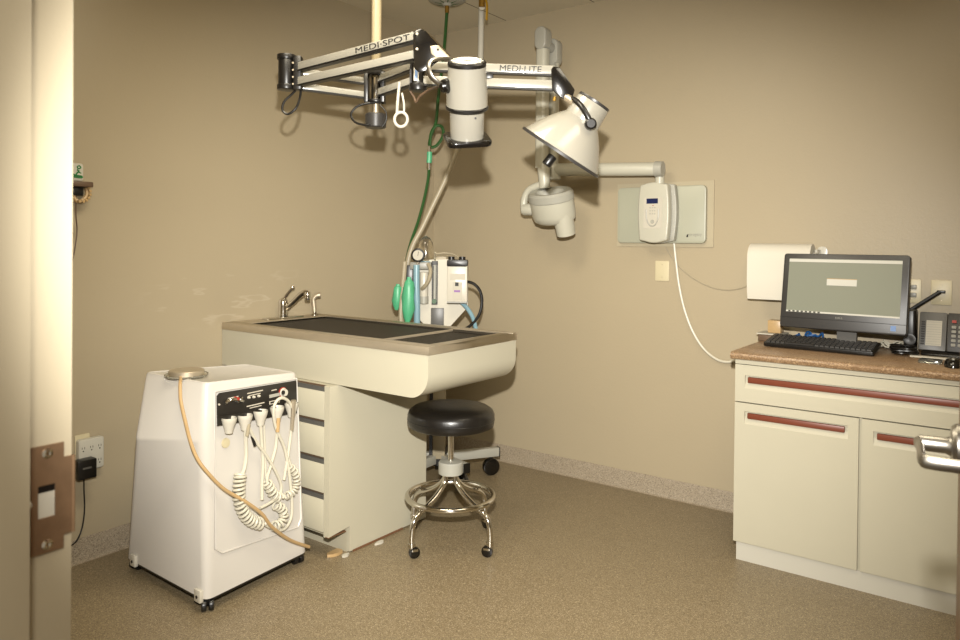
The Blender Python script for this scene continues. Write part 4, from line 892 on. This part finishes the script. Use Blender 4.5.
# hub R and its arm with the reflector lamp
m = MB(); cylpx(m, 418, 61, 89, 2.70, 7); cylpx(m, 418, 84, 91, 2.70, 9)
hr = m.build('arm_hub', m_black, el, bevel=.002)
m = MB(); m.box((0, -.012, -.045), (.012, .012, .045), frame(at(410, 72, d=2.70), V((s_.x, s_.y, 0)))); m.build('arm_fork', m_black, hr)
c_ = at(416.3, 72, d=2.665); MB().box((-.0012, -.009, -.032), (.0008, .009, .032), frame(c_, -V((FW.x, FW.y, 0)))).build('hub_label', m_wplas, hr)
c_ = at(416.3, 72.5, d=2.663); MB().box((-.0006, -.005, -.022), (.0006, .005, .022), frame(c_, -V((FW.x, FW.y, 0)))).build('blue_label', m_blabel, hr)
arm((424, 66, 2.69), (553, 70.5, 2.62), (14.5, 14.5), h=.030, wd=.022, txt='MEDI·LITE', tpx=(501, 542))
m = MB(); m.box((0, -.015, -.012), (.03, .015, .012), frame(at(485, 76, d=2.655), RT)); m.build('arm_stop', m_black, el, bevel=.003)
def flatp(pts, c_, n_, th, name, m_, par, bev=.002):
    n_ = V(n_).normalized()
    return MB().loft([[pln(p[0], p[1], c_, n_, -th/2) for p in pts], [pln(p[0], p[1], c_, n_, th/2) for p in pts]]).build(name, m_, par, bevel=bev)
vn = -V((FW.x, FW.y, 0)).normalized()
# joint of the spot lamp: dark curved cheek plate
cj = at(425, 45, d=2.44)
flatp([(413, 35), (416, 30), (421, 28.5), (426, 31), (449, 55), (451, 59), (446, 62), (440, 60), (426, 71), (419, 73), (414, 68)], cj, vn, .03, 'joint_plate', m_blackg, el, .004)
MB().tube([at(421, 28.8, d=2.43), at(433, 39, d=2.43), at(450, 57, d=2.43)], .0045, 8, 4).build('joint_edge', m_chrome, el)
m = MB(); m.loft([[pln(p[0], p[1], cj, vn, o_) for p in ((430, 46), (438, 45), (450, 57), (446, 61), (438, 59), (431, 54))] for o_ in (.014, .021)]); m.build('joint_highlight_plate', m_steel, el, bevel=.004)
for p in ((417, 34), (417, 49)): MB().lathe([(.005, 0), (.004, .004)], pln(p[0], p[1], cj, vn, .015), vn, 12).build('bolt', m_steel, el)
MB().cyl(at(438, 50, d=2.42)+vn*.0, at(438, 50, d=2.42)+vn*.006, .004).build('bolt', m_black, el)
# spot lamp head (hangs vertically)
lc = at(467, 100, d=2.42); LX, LY = lc.x, lc.y
TL = R(25); HA = V((vn.x*math.sin(TL), vn.y*math.sin(TL), math.cos(TL))); HO = at(467, 100, d=2.42)
zz = lambda py: (100-py)*2.42/FPX*1.03
pxm = 2.42/FPX
s1_ = V((s_.x, s_.y, 0)); h2_ = HA.cross(s1_).normalized()
from mathutils import Matrix
HFm = Matrix(((s1_.x, h2_.x, HA.x), (s1_.y, h2_.y, HA.y), (s1_.z, h2_.z, HA.z)))
HP = lambda rr_, a, py: HO+HA*zz(py)+s1_*(rr_*2.42/FPX*math.cos(R(a)))-h2_*(rr_*2.42/FPX*math.sin(R(a)))
lh = MB().lathe([(18.5*pxm, zz(66)), (18.7*pxm, zz(70)), (20.6*pxm, zz(92)), (20.8*pxm, zz(106))], HO, HA, seg=48).build('spot_head', m_lampw, el)
MB().lathe([(16*pxm, zz(66)), (19*pxm, zz(67)), (19*pxm, zz(64)), (18*pxm, zz(62.5)), (10*pxm, zz(62.5))], HO, HA, seg=40).build('top_ring', m_black, lh)
m = MB()
for rr_ in (6, 10, 14): m.tube([HP(rr_, a, 62.3) for a in range(0, 360, 20)], .0028, 6, 2, closed=True)
for a in range(0, 360, 30): m.tube([HP(4, a, 62.3), HP(16, a, 62.3)], .0018, 6, 1)
m.build('vent_grille', m_wplas, lh)
MB().lathe([(20.8*pxm, zz(105)), (21.6*pxm, zz(106)), (21.6*pxm, zz(108)), (20*pxm, zz(109.5))], HO, HA, seg=48).build('band', m_black, lh)
MB().lathe([(17.4*pxm, zz(108)), (17.4*pxm, zz(137)), (16*pxm, zz(140))], HO, HA, seg=48).build('lower_drum', m_lampw, lh)
MB().lathe([(.004, 0), (.003, .003)], HP(17.2, 60, 114), vn, 10).build('screw', m_ink, lh)
bpl = V((LX, LY, 0)); BF = M4.Translation(HO+HA*zz(138.5)) @ HFm.to_4x4() @ M4.Rotation(R(12), 4, 'Z')
MB().rbox((-23*pxm, -22*pxm, -.012), (23*pxm, 22*pxm, .006), .03, BF, 5).build('base_plate', m_blackg, lh, bevel=.004)
m = MB(); hv = [at(450, 59, d=2.41), at(440, 58.5, d=2.38), at(431, 61, d=2.36), at(428.5, 68, d=2.35), at(431, 76, d=2.35), at(438, 83, d=2.36), at(444, 87, d=2.38)]
m.tube(hv, .0105, 10, 6, flat=.6).build('handle', m_satin, lh)
MB().lathe([(.012, -.012), (.022, -.01), (.024, .006), (.016, .014)], at(446, 86, d=2.37), RT*.6+vn*.5, 20).build('handle_knob', m_blackg, lh)
# cables
def cab(pts, r_=.004, m_=m_black, nm='cable'): MB().tube([at(a, b, d=c) for a, b, c in pts], r_, 8, 6).build(nm, m_, el)
cab([(301, 86, 2.75), (300, 97, 2.75), (296, 108, 2.74), (288, 114, 2.74), (282.5, 110, 2.74), (284, 102, 2.74), (292, 94, 2.75), (298, 88, 2.76)], .0045)
cab([(380, 102, 2.88), (370, 103, 2.88), (358, 106, 2.88), (351, 114, 2.88), (355, 122, 2.87), (365, 125, 2.86), (370, 124, 2.86)], .0045)
cab([(410, 91, 2.69), (414, 97, 2.69), (416, 102, 2.68), (420, 96, 2.66), (429, 90, 2.62), (438, 87, 2.5)], .0042, m_dbrown)
cab([(380, 105, 2.86), (386, 112, 2.85), (386, 121, 2.85), (382, 127, 2.85)], .003)
# hanging white ring hook
rh = thing('hanging_ring', 'white plastic ring tool hanging from the right lower arm bar', 'hook', at(400, 128, d=2.74))
cx = at(401, 119.5, d=2.74); rp = 7.2*2.74/FPX
MB().tube([cx+s_*(rp*math.cos(R(a)))*.9+V((0, 0, 1))*(rp*math.sin(R(a))) for a in range(0, 360, 20)], .0055, 10, 3, closed=True).build('ring', m_paper, rh)
MB().tube([at(397, 113, d=2.74), at(397.5, 104, d=2.735), at(398.5, 93, d=2.735), at(399.5, 82, d=2.73)], .0055, 8, 4).tube([at(404, 113, d=2.74), at(404, 104, d=2.74), at(402, 93, d=2.74)], .004, 8, 4).build('strap', m_paper, rh)
# reflector lamp
dL = 2.62
flatp([(551, 68), (554, 66.5), (560, 67.5), (575, 90), (573, 96), (566, 101), (560, 97), (552, 90)], at(560, 80, d=dL), vn, .034, 'lamp_joint', m_blackg, el, .004)
MB().cyl(at(555, 97, d=dL-.01), at(554, 101, d=dL-.01), .006).build('thumb_screw', m_brass, el)
rimc = at(560.5, 152.5, d=dL); pm = dL/FPX
axv = (RT*.55 + UP*.835 - FW*.185).normalized()
prof_r = [(43.5, 0), (43.5, 1), (41.5, 5), (36.5, 14), (30, 24), (23, 33), (18.5, 38)]
rl = MB().lathe([(r_*pm, h_*pm) for r_, h_ in prof_r]+[(16.5*pm, 37*pm), (21*pm, 32*pm), (28.5*pm, 23*pm), (35*pm, 13*pm), (42*pm, 2*pm)], rimc, axv, 56, cap=False).build('reflector', m_lampw, el, sharp=50)
MB().lathe([(43.2*pm, -.003), (45*pm, -.004), (45.2*pm, .005), (43.4*pm, .007)], rimc, axv, 56, cap=False).build('reflector_rim', m_bcase, rl)
MB().lathe([(r_*pm, h_*pm) for r_, h_ in ((18.5, 37), (18.6, 39), (17.6, 56), (17, 58))], rimc, axv, 40).build('lamp_collar', m_lampw, rl)
MB().lathe([(r_*pm, h_*pm) for r_, h_ in ((16.8, 57), (17.2, 58), (17, 60.5), (12, 61), (2, 61))], rimc, axv, 40).build('vent_cap', m_bcase, rl)
MB().lathe([(.012, 0), (.028, .01), (.03, .05), (.02, .075), (.001, .08)], rimc+axv*(10*pm), axv, 24).build('bulb', m_paper, rl)
bt = at(549.5, 160, d=2.56); MB().cyl(at(553, 156, d=2.56), at(546, 165, d=2.56), .017).build('focus_knob', m_black, rl, bevel=.003)
MB().tube([at(568, 97, d=dL), at(576, 101, d=dL-.07), at(582, 107, d=dL-.105), at(588, 117, d=dL-.115), at(590.5, 123, d=dL-.11)], .010, 12, 5).build('yoke', m_black, rl)
MB().tube([at(567, 98, d=dL-.02), at(575, 103, d=dL-.05)], .015, 12, 1).build('yoke_socket', m_steel, rl)
MB().lathe([(.012, -.03), (.02, -.012), (.02, .008), (.014, .014)], at(590.5, 124, d=dL-.11), vn, 20).build('yoke_knob', m_black, rl)
